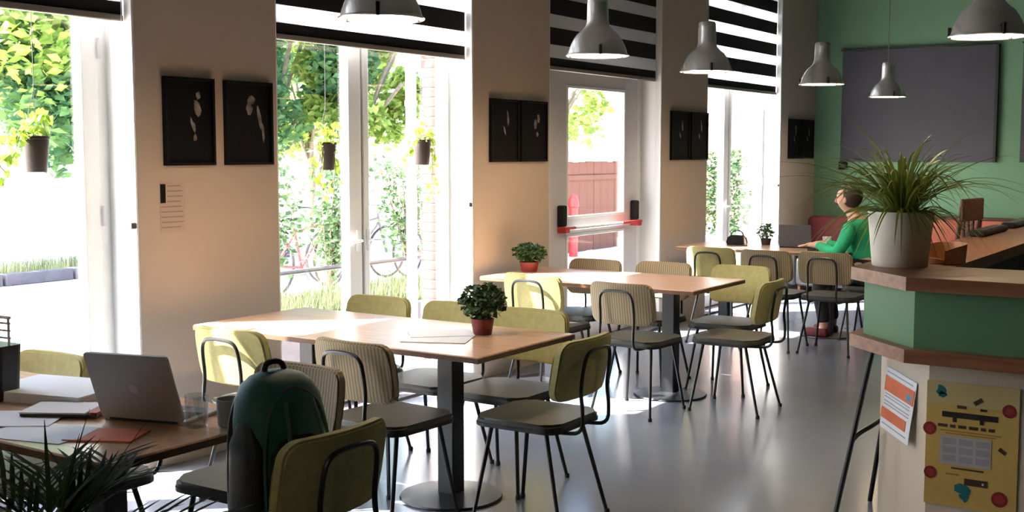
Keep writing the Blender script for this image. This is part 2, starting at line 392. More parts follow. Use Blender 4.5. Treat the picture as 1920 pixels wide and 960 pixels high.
# ------------------------------------------------------------------ chairs (face +y locally)
def make_chair(fab, label):
    t = thing('cafe_chair', label, 'chair', group='tubular cafe chairs')
    bm = nb(); prism(bm, rrect(.43, .42, .07), .425, .44); pan = obj('seat_pan', bm, M_pan, t)
    bm = nb(); prism(bm, rrect(.425, .415, .07), .44, .466)
    bmesh.ops.bevel(bm, geom=[e for e in bm.edges if all(v.co.z > .465 for v in e.verts)], offset=.012, segments=2, affect='EDGES')
    obj('seat', bm, M_seat, t, True)
    # curved, tilted back panel
    bm = nb(); pts = rrect(.43, .255, .055, 5); N = 14
    th = .042
    def put(x, z, off):
        c = .035*(x/.215)**2                        # hollow towards the sitter
        y = -.245 - .18*z + c + off
        return (x, y, .69+z)
    # grid clipped to the rounded outline: build column strips
    cols = []
    xs = [-.215+.055*(1-math.cos(k*PI/12)) for k in range(6)] + [-.16+.32*k/8 for k in range(9)]
    xs += [-v for v in xs[5::-1]]
    xs = sorted(set(round(v, 5) for v in xs))
    for x in xs:
        ax = abs(x); r = .055; hh = .1275
        if ax > .215-r: hh = .1275 - r + math.sqrt(max(0, r*r-(ax-(.215-r))**2))
        f = [bm.verts.new(put(x, z, th/2)) for z in (-hh, -hh*.4, hh*.4, hh)]
        g = [bm.verts.new(put(x, z, -th/2)) for z in (-hh, -hh*.4, hh*.4, hh)]
        cols.append((f, g))
    for (f0, g0), (f1, g1) in zip(cols, cols[1:]):
        for k in range(3):
            bm.faces.new((f0[k], f1[k], f1[k+1], f0[k+1])); bm.faces.new((g0[k], g0[k+1], g1[k+1], g1[k]))
        bm.faces.new((f0[3], f1[3], g1[3], g0[3])); bm.faces.new((f0[0], g0[0], g1[0], f1[0]))
    for f, g in (cols[0], cols[-1]):
        for k in range(3): bm.faces.new((f[k], f[k+1], g[k+1], g[k]))
    bmesh.ops.recalc_face_normals(bm, faces=bm.faces)
    es = [e for e in bm.edges if len(e.link_faces) == 2 and e.calc_face_angle(0) > 1.0]
    bmesh.ops.bevel(bm, geom=es, offset=.008, segments=2, affect='EDGES')
    obj('backrest', bm, fab, t, True)
    # back loop of black tube
    w = .115
    loop = [(-w, .02, .418), (-w, -.20, .418), (-w, -.285, .43), (-w, -.288, .52), (-w, -.276, .60), (-w, -.290, .70), (-w+.012, -.298, .755), (-w+.05, -.302, .775),
            (w-.05, -.302, .775), (w-.012, -.298, .755), (w, -.290, .70), (w, -.276, .60), (w, -.288, .52), (w, -.285, .43), (w, -.20, .418), (w, .02, .418)]
    bm = nb(); tube(bm, smooth_path(loop, 2), .0085, 8); obj('back_tube', bm, M_tube, t, True)
    for sx in (-1, 1):
        for (ya, yb) in ((.14, .205), (-.13, -.235)):
            bm = nb(); tube(bm, [(sx*.15, ya, .425), (sx*.205, yb, .006)], [.0105, .0085], 8); lg = obj('leg', bm, M_tube, t, True)
            bm = nb(); lathe(bm, [(.012, 0), (.013, .012), (.010, .022)], 10, (sx*.2055, yb, 0)); obj('foot_cap', bm, M_pan, lg, True)
        bm = nb(); tube(bm, [(sx*.15, .15, .42), (sx*.15, -.14, .42)], .009, 8); obj('seat_rail', bm, M_tube, t, True)
    return t
protoG = make_chair(M_olive, 'green'); protoS = make_chair(M_striped, 'striped')
used = {'g': 0, 's': 0}
def chair(kind, bx, by, face, label):
    """bx, by: middle of the backrest; face: degrees of facing from +y (anticlockwise)"""
    a = math.radians(face); p = protoG if kind == 'g' else protoS
    x = bx - math.sin(a)*.255; y = by + math.cos(a)*.255
    if not used[kind]:
        used[kind] = 1; p.location = (x, y, 0); p.rotation_euler = (0, 0, a); p['label'] = label; return p
    return dup(p, (x, y, 0), a, label)
# around the plant-and-papers table
chair('g', .815, 3.585, 0, 'sunlit green chair on the side of the papers table by the picture pillar')
chair('s', 1.49, 3.63, -3, 'striped beige chair pushed to the middle of the papers table')
chair('g', .63, 4.88, 180, 'green chair behind the papers table, below the first hanging pot')
chair('g', 1.145, 4.90, 180, 'green chair behind the papers table, half hidden by the red potted plant')
chair('g', 1.60, 4.89, 180, 'green chair behind the papers table, right of the red potted plant')
chair('g', 2.27, 4.27, 91, 'green chair turned out at the free end of the papers table')
# around the bare table
chair('g', .655, 6.33, 0, 'yellow-green chair at the bare table, nearest its pot plant')
chair('s', 1.395, 6.16, -2, 'striped chair at the bare table next to its free end')
chair('s', .51, 7.47, 180, 'striped chair behind the bare table in front of the door glass')
chair('s', 1.03, 7.53, 180, 'striped chair behind the bare table beside the door jamb')
chair('g', 1.585, 7.60, 180, 'green chair behind the bare table at its free end')
chair('g', 2.12, 6.80, 92, 'green chair at the free end of the bare table')
# around the far table
chair('g', .735, 8.95, 0, 'bright sunlit green chair at the person\'s table near the window')
chair('s', 1.235, 8.90, 0, 'striped chair in the middle of the person\'s table')
chair('s', 1.70, 8.95, 0, 'striped chair at the person\'s table nearest the bar')
# around the laptop table
chair('g', .74, 2.785, 180, 'green chair behind the paper stack at the laptop table')
chair('g', 1.175, 2.785, 180, 'green chair hidden behind the open laptop lid')
chair('s', 1.715, 3.13, 180, 'striped chair facing the laptop table beside the teal backpack')
chair('g', 2.51, 2.44, 90, 'green chair at the end of the laptop table, holding the teal backpack')
# the seated person's chair
chair('g', 2.02, 10.02, 90, 'chair under the person in green')

# ------------------------------------------------------------------ pendant lamps
def pendant(x, y, label):
    t = thing('pendant_lamp', label, 'lamp', (x, y, 2.155), 0, 'aluminium pendant lamps')
    R = .18
    prof = [(1.0, 0), (1.0, .03), (.965, .05), (.93, .18), (.87, .34), (.77, .53), (.66, .69), (.53, .79), (.40, .93), (.355, 1.08), (.345, 1.4), (.34, 1.68)]
    bm = nb(); lathe(bm, [(r*R, z*R) for r, z in prof], 40, capb=False, capt=False)
    bm2 = bm
    o = obj('shade', bm2, M_alu, t, True)
    bm = nb(); lathe(bm, [(r*R-.004, z*R+.001) for r, z in prof[:10]], 40, capb=False, capt=False); obj('inner_reflector', bm, M_aluin, o, True)
    bm = nb(); tube(bm, [(R*math.cos(k*PI/20), R*math.sin(k*PI/20), 0) for k in range(40)], .005, 6, closed=True); obj('rim', bm, M_alu, o, True)
    bm = nb(); lathe(bm, [(.34*R, 1.68*R), (.335*R, 1.80*R), (.30*R, 1.88*R), (.08*R, 1.93*R)], 20); obj('cap', bm, M_alu, t, True)
    bm = nb(); tube(bm, [(0, 0, 1.9*R), (0, 0, ZC-2.155)], .004, 6); obj('cord', bm, M_cord, t)
    bm = nb(); lathe(bm, [(.05, ZC-2.155-.03), (.05, ZC-2.155)], 16); obj('ceiling_rose', bm, M_alu, t, True)
    bm = nb(); lathe(bm, [(.012, .23), (.03, .19), (.042, .14), (.036, .105), (.015, .09)], 16); obj('bulb', bm, M_bulb, t, True)
    for k in range(3):
        an = math.radians(-55+120*k)
        bm = nb(); box(bm, R-.012, R+.006, -.008, .008, -.006, .05, .003); c = obj('rim_clip', bm, M_steel, t); c.rotation_euler = (0, 0, an)
    ld = bpy.data.lights.new('pendant_light', 'POINT'); ld.energy = PENDANT_POWER; ld.color = (1, .80, .56); ld.shadow_soft_size = .04
    lo = bpy.data.objects.new('pendant_light', ld); C.objects.link(lo); lo.parent = t; lo.location = (0, 0, .06)
pendant(1.474, 3.881, 'aluminium pendant lamp over the papers table')
pendant(1.307, 6.034, 'aluminium pendant lamp before the blind of the glazed door')
pendant(1.282, 7.626, 'aluminium pendant lamp over the far edge of the bare table')
pendant(1.453, 9.536, 'aluminium pendant lamp over the person\'s table')
pendant(1.284, 12.027, 'aluminium pendant lamp hanging in front of the chalkboard')
pendant(3.446, 6.087, 'aluminium pendant lamp over the bar')
pendant(3.45, 8.9, 'added fill pendant lamp, out of view over the end of the bar')  # lamp added outside the frame to continue the bar row as fill
pendant(3.45, -.6, 'added fill pendant lamp, unseen behind the viewer')  # extra lamp added behind the camera for interior fill
pendant(1.4, -.8, 'added fill pendant lamp, unseen behind the viewer near the windows')  # extra unseen lamp, put in to fill the window side

# ------------------------------------------------------------------ pictures on the pillars
def picture(y0, y1, label, shape, group='black framed photographs on the pillars'):
    w = (y1-y0); h = .445
    t = thing('framed_photograph', label, 'picture', (0, (y0+y1)/2, 1.527), 0, group)
    bm = nb(); f = .014
    box(bm, .001, .028, -w/2, -w/2+f, 0, h); box(bm, .001, .028, w/2-f, w/2, 0, h); box(bm, .001, .028, -w/2+f, w/2-f, 0, f); box(bm, .001, .028, -w/2+f, w/2-f, h-f, h)
    obj('frame', bm, M_frame, t)
    bm = nb(); box(bm, .001, .016, -w/2+f, w/2-f, f, h-f); ph = obj('photo', bm, M_photo, t)
    for (u, v, ru, rv, tw) in shape:
        bm = nb(); n = 10
        vs = []
        for k in range(n):
            rr = 1+random.uniform(-.25, .25); aa = 2*PI*k/n
            px, pz = ru*rr*math.cos(aa), rv*rr*math.sin(aa)
            vs.append(((u-.5)*w+px*math.cos(tw)-pz*math.sin(tw), v*h+px*math.sin(tw)+pz*math.cos(tw)))
        lo = [bm.verts.new((.0162, p, q)) for p, q in vs]; hi = [bm.verts.new((.0172, p, q)) for p, q in vs]
        bm.faces.new(hi)
        for k in range(n): bm.faces.new((lo[k], lo[(k+1) % n], hi[(k+1) % n], hi[k]))
        obj('pale_figure', bm, M_figure, ph)
shA = [(.68, .80, .016, .022, 0), (.66, .66, .026, .04, .3), (.56, .46, .012, .04, .4), (.60, .32, .012, .02, 0)]
shB = [(.55, .78, .030, .022, .2), (.50, .68, .024, .034, 0), (.72, .58, .012, .06, .2), (.80, .38, .010, .05, .1)]
shC = [(.62, .70, .014, .055, .1), (.50, .50, .010, .03, .4)]
shD = [(.55, .62, .022, .04, -.2), (.66, .72, .016, .03, .1), (.62, .45, .018, .02, 0)]
picture(3.948, 4.272, 'black framed photo with a standing pale figure above the wall notice', shA)
picture(4.350, 4.690, 'black framed photo with a pale face and arm beside the two-pot window', shB)
picture(6.815, 7.165, 'black framed photo with a thin pale streak, beside the two-pot window', shC)
picture(7.205, 7.560, 'black framed photo with a crooked pale shape, beside the glazed door', shD)
picture(9.70, 10.075, 'dark photo on the pillar past the door, hung on its door side', shC)
picture(10.12, 10.49, 'dark photo on the pillar past the door, hung on its window side', shC)
picture(12.70, 13.04, 'black framed photo beside the window nearest the green wall', shC)
picture(13.10, 13.50, 'black framed photo hung closest to the green wall corner', shC)
# notice under the first pictures
t = thing('wall_notice', 'pale paper notice with a small dark photo under the first pictures', 'notice', (0, 4.0, 1.19))
bm = nb(); box(bm, .0005, .002, -.08, .08, 0, .255); pg = obj('sheet', bm, mat('notice_paper', srgb(182, 164, 153), .85), t)
bm = nb(); box(bm, .002, .003, -.078, -.045, .15, .245); obj('small_photo', bm, M_frame, t)
for k in range(9):
    bm = nb(); box(bm, .002, .0026, -.035 if k < 4 else -.075, .07-.02*random.random(), .232-k*.026, .238-k*.026); obj('text_line', bm, mat('notice_ink', srgb(146, 130, 124), .8), pg)

# ------------------------------------------------------------------ chalkboards and socket on the green wall
def chalkboard(x0, x1, label):
    t = thing('chalkboard', label, 'chalkboard', ((x0+x1)/2, YB, 1.49), 0, 'grey boards on the green wall')
    w = (x1-x0)/2
    bm = nb(); box(bm, -w, w, -.03, -.001, 0, 1.27, .003); obj('panel', bm, M_board, t)
    bm = nb(); box(bm, w, w+.03, -.05, -.001, 0, 1.27); box(bm, -w-.012, w, -.05, -.001, 1.27, 1.285); obj('side_edge', bm, M_boardf, t)
    for s in (-.75, .6):
        bm = nb(); box(bm, s*w-.05, s*w+.05, -.045, -.03, 1.245, 1.262, .003); obj('clip', bm, M_rail, t)
chalkboard(.32, 2.0, 'large grey chalkboard hanging on the green wall')
chalkboard(2.27, 3.95, 'second grey board on the green wall, mostly cut off')
t = thing('wall_socket', 'small dark control box on the green wall below the chalkboard corner', 'switch', (.35, YB, 1.40))
bm = nb(); box(bm, -.05, .05, -.03, -.001, 0, .09, .006); obj('housing', bm, M_black, t)
bm = nb(); box(bm, -.03, .03, -.034, -.03, .03, .06, .002); obj('face', bm, M_rail, t)

# ------------------------------------------------------------------ bar
bar = thing('bar_counter', 'green bar with wooden top, chamfered corner and posters on its base', 'counter', (3.5, 4.55, 0))
def bl(pts): return [(x-3.5, y-4.55) for x, y in pts]
BX1 = 6.4; YE = 9.6
outl = lambda o, wi: [(BX1, 4.549-o), (3.511-o*.41, 4.549-o), (3.219-o, 4.835-o*.41), (3.219-o, YE+o), (3.219+wi, YE+o), (3.219+wi, 5.05), (BX1, 5.05)]
bm = nb(); prism(bm, bl(outl(.02, .34)), 1.068, 1.12); obj('wooden_top', bm, M_barwood, bar)
bm = nb(); prism(bm, bl([(BX1, 4.58), (3.524, 4.58), (3.25, 4.848), (3.25, YE), (3.29, YE), (3.29, 4.87), (3.54, 4.62), (BX1, 4.62)]), .842, 1.068); obj('green_panel', bm, M_bargreen, bar)
bm = nb(); prism(bm, bl(outl(.02, .34)), .79, .842); obj('lower_wooden_ledge', bm, M_barwood, bar)
bm = nb(); prism(bm, bl([(BX1, 4.69), (3.56, 4.69), (3.30, 4.95), (3.30, 4.99), (3.30, 4.99), (3.58, 4.72), (BX1, 4.72)]), 0, .79); obj('cream_base', bm, M_cream, bar)
bm = nb(); box(bm, 3.52-3.5, 3.55-3.5, 5.2-4.55, YE-4.55, .842, 1.068); obj('inner_panel', bm, M_pan, bar)
bm = nb(); box(bm, .0, .36, 5.6-4.55, YE-4.55, .3, .78); obj('undercounter_unit', bm, M_pan, bar)
# black leg trestle at the bar end
def leg(p, q, r=.011):
    bm = nb(); tube(bm, [Vector(p)-Vector((3.5, 4.55, 0)), Vector(q)-Vector((3.5, 4.55, 0))], r, 8); return obj('leg', bm, M_tube, bar, True)
leg((3.29, 4.86, .79), (3.135, 4.87, 0)); leg((3.30, 5.17, .79), (3.165, 5.30, 0))
bm = nb(); tube(bm, smooth_path([Vector(p)-Vector((3.5, 4.55, 0)) for p in ((3.205, 4.865, .37), (3.22, 4.92, .40), (3.235, 5.05, .405), (3.225, 5.24, .40))], 2), .010, 8); obj('leg_brace', bm, M_tube, bar, True)
# posters on the base
po = thing('menu_poster', 'yellow A3 poster with red slices and teal splashes on the bar base', 'poster', (3.725, 4.689, .215))
bm = nb(); box(bm, -.17, .17, -.004, -.001, 0, .49); sh = obj('sheet', bm, M_poster, po)
bm = nb(); box(bm, -.17, .17, -.0045, -.004, .40, .49); obj('pale_header', bm, M_posterpale, po)
def disc(bm, u, v, r, n=14, jit=0, y=-.0052):
    lo = []; hi = []
    for k in range(n):
        rr = r*(1+random.uniform(-jit, jit)); lo.append(bm.verts.new((u+rr*math.cos(2*PI*k/n), -.004, v+rr*math.sin(2*PI*k/n)))); hi.append(bm.verts.new((u+rr*math.cos(2*PI*k/n), y, v+rr*math.sin(2*PI*k/n))))
    bm.faces.new(hi)
    for k in range(n): bm.faces.new((lo[k], lo[(k+1) % n], hi[(k+1) % n], hi[k]))
for u, v, r in ((.135, .40, .026), (-.155, .30, .026), (-.148, .125, .025), (.11, .055, .030)):
    bm = nb(); disc(bm, u, v, r); o = obj('red_slice', bm, M_redink, po)
    bm = nb(); disc(bm, u, v, r*.6, 10, .2, -.0056); obj('slice_core', bm, mat('red_core', srgb(165, 52, 48), .6), o)
for u, v, r in ((-.115, .455, .022), (-.108, .437, .014)): bm = nb(); disc(bm, u, v, r, 9, .35); obj('teal_splash', bm, M_tealink, po)
for u, v, r in ((-.025, .075, .026), (-.02, .045, .018)): bm = nb(); disc(bm, u, v, r, 9, .35); obj('teal_splash', bm, M_tealink, po)
def pbox(name, u0, u1, v0, v1, m, parent=po, y=-.0055, tilt=0):
    bm = nb(); box(bm, -(u1-u0)/2, (u1-u0)/2, y, -.004, -(v1-v0)/2, (v1-v0)/2)
    return obj(name, bm, m, parent, loc=((u0+u1)/2, 0, (v0+v1)/2), rot=(0, tilt, 0))
pbox('dark_tray', -.11, .095, .352, .374, M_blackink); pbox('tray_foot', -.07, -.055, .335, .352, M_blackink); pbox('tray_foot', .03, .045, .335, .352, M_blackink)
pbox('brown_snack', .005, .04, .415, .432, M_brownink, tilt=-.6); pbox('brown_snack', .10, .13, .235, .25, M_brownink, tilt=.6)
pbox('brown_snack', -.055, -.02, .390, .402, M_brownink); pbox('dark_label', .03, .055, .388, .397, M_blackink)
xx = -.125
for wd in (.036, .020, .030, .034, .018, .022):
    pbox('headline_mark', xx, xx+wd, .312, .324, M_brownink); xx += wd+.010
pbox('sub_line', -.115, .11, .297, .301, mat('ochre_ink', srgb(160, 128, 62), .6)); pbox('sub_line', -.095, .09, .287, .291, MATS['ochre_ink'])
pbox('timetable', -.115, .075, .165, .28, mat('timetable_grey', srgb(190, 182, 178), .7))
for i in range(3):
    for j in range(3):
        pbox('timetable_cell', -.105+.062*i, -.055+.062*i, .178+.034*j, .202+.034*j, mat('cell_grey', srgb(166, 160, 166), .7), y=-.006)
pbox('bottom_line', -.07, .05, .15, .156, M_brownink); pbox('bottom_line', -.09, -.04, .125, .131, MATS['ochre_ink'])
pbox('dark_picture', -.02, .065, .092, .118, M_brownink); pbox('pale_dot', .045, .052, .100, .108, M_paper, y=-.006)
# leaflet on the chamfer
lf = thing('leaflet', 'white and orange leaflet pinned to the cream bar corner', 'leaflet', (3.425, 4.825, .42), math.radians(-45))
bm = nb()
for k in range(6):
    pass
vs = [(-.12, .0, .285), (.115, .0, .255), (.10, -.026, .0), (-.125, -.0229, .03)]
lo = [bm.verts.new((x, y-.004, z)) for x, y, z in vs]; hi = [bm.verts.new((x, y-.006, z)) for x, y, z in vs]
bm.faces.new(hi); bm.faces.new(lo[::-1])
for k in range(4): bm.faces.new((lo[k], lo[(k+1) % 4], hi[(k+1) % 4], hi[k]))
sh = obj('sheet', bm, M_paper, lf)
def lquad(name, u0, u1, v0, v1, m):
    # bilinear patch on the curled sheet
    def P(u, v):
        a = Vector(vs[3])*(1-u)+Vector(vs[2])*u; b = Vector(vs[0])*(1-u)+Vector(vs[1])*u
        return a*(1-v)+b*v
    bm = nb(); q = [P(u0, v0), P(u1, v0), P(u1, v1), P(u0, v1)]
    hi = [bm.verts.new(p+Vector((0, -.0085, 0))) for p in q]; lo = [bm.verts.new(p+Vector((0, -.0055, 0))) for p in q]
    bm.faces.new(hi); bm.faces.new(lo[::-1])
    for k in range(4): bm.faces.new((lo[k], lo[(k+1) % 4], hi[(k+1) % 4], hi[k]))
    return obj(name, bm, m, lf)
lquad('orange_block', .02, .98, .62, .86, M_orange); lquad('orange_block', .0, .85, .17, .34, M_orange); lquad('blue_dot', .76, .90, .66, .76, M_blueink)
for v in (.40, .45, .52, .57, .08, .92): lquad('grey_line', .06, .9, v, v+.015, M_paper2)

# white pot with spider plant on the bar
sp = thing('spider_plant', 'long-leaved spider plant in a white pot on the bar', 'plant', (3.355, 4.98, 1.12))
bm = nb(); lathe(bm, [(.108, 0), (.112, .004), (.133, .222), (.133, .228), (.126, .228), (.124, .205)], 40, capt=False); pt = obj('pot', bm, M_pot, sp, True)
bm = nb(); lathe(bm, [(.122, .19), (.122, .205), (.02, .212)], 24); obj('soil', bm, M_soil, pt)
def blade(base, az, L, rise, droop, wd, m, parent, name='leaf', seg=9):
    bm = nb(); d = Vector((math.cos(az), math.sin(az), 0)); side = Vector((-d.y, d.x, 0)); rows = []
    for k in range(seg+1):
        s = k/seg
        p = Vector(base) + d*(L*(s*math.cos(rise)+.12*s*s)) + Vector((0, 0, L*(s*math.sin(rise) - droop*s*s)))
        ww = wd*(1-s**2.2)*(.55+.45*min(1, s*4))+.0004
        rows.append((bm.verts.new(p-side*ww+Vector((0, 0, ww*.5))), bm.verts.new(p), bm.verts.new(p+side*ww+Vector((0, 0, ww*.5)))))
    for a, b in zip(rows, rows[1:]):
        bm.faces.new((a[0], a[1], b[1], b[0])); bm.faces.new((a[1], a[2], b[2], b[1]))
    return obj(name, bm, m, parent, True)
rs = random.Random(3)
for k in range(230):
    az = rs.uniform(0, 2*PI); low = k % 4 == 0
    L = rs.uniform(.22, .36) if low else rs.uniform(.38, .76); rise = rs.uniform(.35, .9) if low else rs.uniform(.75, 1.5)
    r0 = rs.uniform(.02, .08) if low else rs.uniform(0, .07)
    blade((r0*math.cos(az), r0*math.sin(az), .208), az, L, rise, rs.uniform(.7, 1.15) if low else rs.uniform(.4, .98)*math.sin(rise), rs.uniform(.0045, .008), M_leafmid, sp, seg=11)

# things on / behind the bar: trays, tan leather bar chair, brown bar chair
for i, (x, y, lb) in enumerate(((3.25, 7.25, 'black tray on the side bar nearest the tan chair'), (3.25, 8.15, 'black tray on the side bar further towards the green wall'))):
    t = thing('serving_tray', lb, 'tray', (x, y, 1.121), .0, 'black trays on the side bar')
    bm = nb(); box(bm, -.045, .045, -.33, .33, 0, .035, .012); obj('tray_body', bm, M_black, t)
    bm = nb(); box(bm, -.03, .03, -.30, .30, .034, .037); obj('tray_inset', bm, M_pan, t)
t = thing('bread_basket', 'tan curved leather basket standing on the bar behind the spider plant', 'basket', (3.475, 5.22, 1.121), math.radians(-35))
def arc(name, r0, r1, z0, z1, a0, a1, m, n=18):
    bm = nb(); rows = []
    for k in range(n+1):
        a = math.radians(a0+(a1-a0)*k/n); c, s_ = math.cos(a), math.sin(a); f = 1-.35*abs(2*k/n-1)**3
        rows.append([bm.verts.new((r0*c, r0*s_, z0)), bm.verts.new((r1*c, r1*s_, z0)), bm.verts.new((r1*1.06*c, r1*1.06*s_, z0+(z1-z0)*f)), bm.verts.new((r0*1.06*c, r0*1.06*s_, z0+(z1-z0)*f))])
    for p, q in zip(rows, rows[1:]):
        for k in range(4): bm.faces.new((p[k], p[(k+1) % 4], q[(k+1) % 4], q[k]))
    bm.faces.new(rows[0]); bm.faces.new(rows[-1][::-1]); return obj(name, bm, m, t, True)
arc('back_wall', .08, .09, .0, .085, -40, 220, M_leather); arc('front_lip', .08, .09, .0, .025, 220, 320, M_leather)
bm = nb(); lathe(bm, [(.082, 0), (.082, .006)], 28); obj('bottom', bm, M_brownwood, t)

t = thing('bar_chair', 'brown wooden high chair standing behind the spider plant', 'chair', (2.70, 8.25, 0), math.radians(82))
for sx in (-.17, .17):
    bm = nb(); tube(bm, [(sx*1.1, -.24, 0), (sx, -.19, .75), (sx, -.25, 1.28)], .016, 8); obj('back_post', bm, M_brownwood, t, True)
    bm = nb(); tube(bm, [(sx*1.1, .22, 0), (sx, .17, .74)], .016, 8); obj('leg', bm, M_brownwood, t, True)
bm = nb(); box(bm, -.20, .20, -.20, .21, .735, .775, .012); obj('seat', bm, M_brownwood, t)
bm = nb(); box(bm, -.185, .185, -.262, -.238, 1.14, 1.29, .01); obj('top_rail', bm, M_brownwood, t)
for sx in (-.08, 0, .08): bm = nb(); box(bm, sx-.012, sx+.012, -.235, -.215, .775, 1.15, .004); obj('back_slat', bm, M_brownwood, t)
for z, y in ((.3, .205), (.3, -.22)): bm = nb(); box(bm, -.18, .18, y-.012, y+.012, z-.012, z+.012); obj('stretcher', bm, M_brownwood, t)

# bench along the green wall, maroon seat near the corner
t = thing('wall_bench', 'terracotta upholstered bench along the green wall', 'bench', (2.6, 13.3, 0))
bm = nb(); box(bm, -1.45, 2.4, -.25, .25, .08, .36); obj('plinth', bm, M_brownwood, t)
for k in range(5):
    x = -1.44+.765*k
    bm = nb(); box(bm, x, x+.755, -.26, .17, .36, .47, .025); obj('seat_cushion', bm, M_bench, t, True)
    bm = nb(); box(bm, x, x+.755, .17, .28, .47, .86, .025); obj('back_cushion', bm, M_bench, t, True)
bm = nb(); box(bm, -1.45, 2.4, .17, .295, .86, .885); obj('cap_rail', bm, M_brownwood, t)
t = thing('armchair', 'maroon low armchair in the corner by the green wall', 'chair', (.48, 12.85, 0))
bm = nb(); box(bm, -.32, .32, -.3, .3, .12, .44, .05, 3); obj('seat', bm, M_pan, t, True)
bm = nb(); box(bm, -.36, .36, .18, .34, .3, .875, .06, 3); obj('backrest', bm, M_maroon, t, True)
for s in (-1, 1): bm = nb(); box(bm, s*.36-.06, s*.36+.06, -.3, .2, .12, .62, .04, 3); obj('armrest', bm, M_pan, t, True)
for sx in (-.28, .28):
    for sy in (-.24, .24): bm = nb(); tube(bm, [(sx, sy, 0), (sx, sy, .13)], .018); obj('leg', bm, M_brownwood, t)

# ------------------------------------------------------------------ laptop table things
lp = thing('laptop', 'open silver-grey laptop seen from behind its lid', 'laptop', (1.755, 2.375, .75), math.radians(16.5))
bm = nb(); box(bm, -.148, .148, .0, .205, 0, .014, .004); ba = obj('base', bm, M_lap, lp)
bm = nb(); box(bm, -.13, .13, .03, .12, .014, .0152); obj('keyboard', bm, M_lapdark, ba)
bm = nb(); box(bm, -.05, .05, .135, .195, .014, .0148); obj('trackpad', bm, M_rail, ba)
bm = nb(); tube(bm, [(-.12, -.004, .012), (.12, -.004, .012)], .007, 10); obj('hinge', bm, M_lapdark, ba, True)
bm = nb(); prism(bm, [(x, y+.118) for x, y in rrect(.296, .235, .012)], -.004, .004)
lid = obj('lid', bm, M_lap, lp, loc=(0, -.006, .014), rot=(math.radians(90+22), 0, 0))
bm = nb(); box(bm, -.138, .138, .012, .225, -.0048, -.004); obj('screen', bm, M_lapscreen, lid)
bm = nb(); prism(bm, [(x, y+.115) for x, y in rrect(.03, .03, .012)], .004, .0048); obj('pale_logo', bm, M_silver, lid)

st = thing('paper_stack', 'thick stack of white paper beside the laptop', 'papers', (1.16, 2.49, .75), math.radians(14), 'papers on the laptop table')
for k in range(7):
    bm = nb(); box(bm, -.21+.004*(k % 3), .21-.003*(k % 2), -.15, .15+.004*(k % 2), k*.005, k*.005+.0045); obj('sheet_bundle', bm, M_paper, st)
t = tag(obj('sheet', prism(nb(), rrect(.30, .21, .002, 1), 0, .002), M_paper, None, loc=(1.60, 2.12, .7505), rot=(0, 0, .25)), 'white sheet lying near the table edge by the orange booklet', 'paper', 'papers on the laptop table')
t = tag(obj('sheet', prism(nb(), rrect(.32, .22, .002, 1), 0, .002), M_paper, None, loc=(1.36, 2.17, .753), rot=(0, 0, .62)), 'white sheet overlapping the paper stack and magazine', 'paper', 'papers on the laptop table')
mg = thing('magazine', 'dark-edged open magazine with a red corner in front of the paper stack', 'magazine', (1.44, 2.33, .757), math.radians(30))
bm = nb(); prism(bm, rrect(.25, .17, .004, 1), 0, .008); obj('cover', bm, M_lapdark, mg)
bm = nb(); prism(bm, rrect(.24, .16, .004, 1, -.01, .0), .008, .013); obj('pages', bm, M_paper, mg)
bm = nb(); box(bm, .09, .126, -.08, .02, .004, .0145); obj('red_corner', bm, M_redink, mg)
t = thing('booklet', 'orange and white booklet beside the laptop', 'booklet', (1.80, 2.20, .7505), math.radians(28))
bm = nb(); prism(bm, rrect(.21, .15, .003, 1), 0, .005); obj('cover', bm, M_orange, t)
bm = nb(); prism(bm, rrect(.05, .15, .002, 1, -.083, 0), .005, .006); obj('pale_band', bm, M_paper, t)
t = thing('glass_jar', 'clear drinking glass between laptop and mug', 'glass', (1.93, 2.43, .75))
bm = nb(); lathe(bm, [(.030, 0), (.034, .004), (.037, .10), (.035, .10), (.032, .008), (.001, .006)], 28, capt=True); obj('glass_body', bm, M_jar, t, True)
bm = nb(); lathe(bm, [(.031, .008), (.0335, .052), (.001, .0525)], 24); obj('water', bm, glass_mat('water', (.96, .97, .98, 1), .1), t, True)
t = thing('mug', 'grey mug beside the glass near the teal backpack', 'mug', (2.005, 2.50, .75), .4)
bm = nb(); lathe(bm, [(.036, 0), (.040, .004), (.044, .085), (.041, .085), (.037, .01), (.001, .009)], 28, capt=True); obj('cup', bm, M_mug, t, True)
bm = nb(); tube(bm, smooth_path([(.040, 0, .07), (.066, 0, .072), (.072, 0, .045), (.062, 0, .02), (.038, 0, .018)], 2), .006, 8); obj('handle', bm, M_mug, t, True)
# dark slatted holder at the left
t = thing('magazine_holder', 'black holder with a pale slatted rail behind the papers', 'rack', (.985, 2.335, .75), math.radians(4))
bm = nb(); prism(bm, rrect(.26, .10, .02, 3), 0, .19)
for v in bm.verts:
    if v.co.z < .1: v.co.x *= .86
obj('body', bm, M_lapdark, t)
bm = nb(); box(bm, -.13, .135, -.055, -.05, .155, .19, .002); obj('front_lip', bm, M_tealdark, t)
for sx in (-.122, .122): bm = nb(); tube(bm, [(sx, 0, .18), (sx, 0, .285)], .005, 6); obj('rail_post', bm, M_doorgrey, t)
for z in (.215, .24, .265, .285): bm = nb(); tube(bm, [(-.13, 0, z), (.13, 0, z)], .004 if z < .28 else .006, 6); obj('slat', bm, M_doorgrey, t)

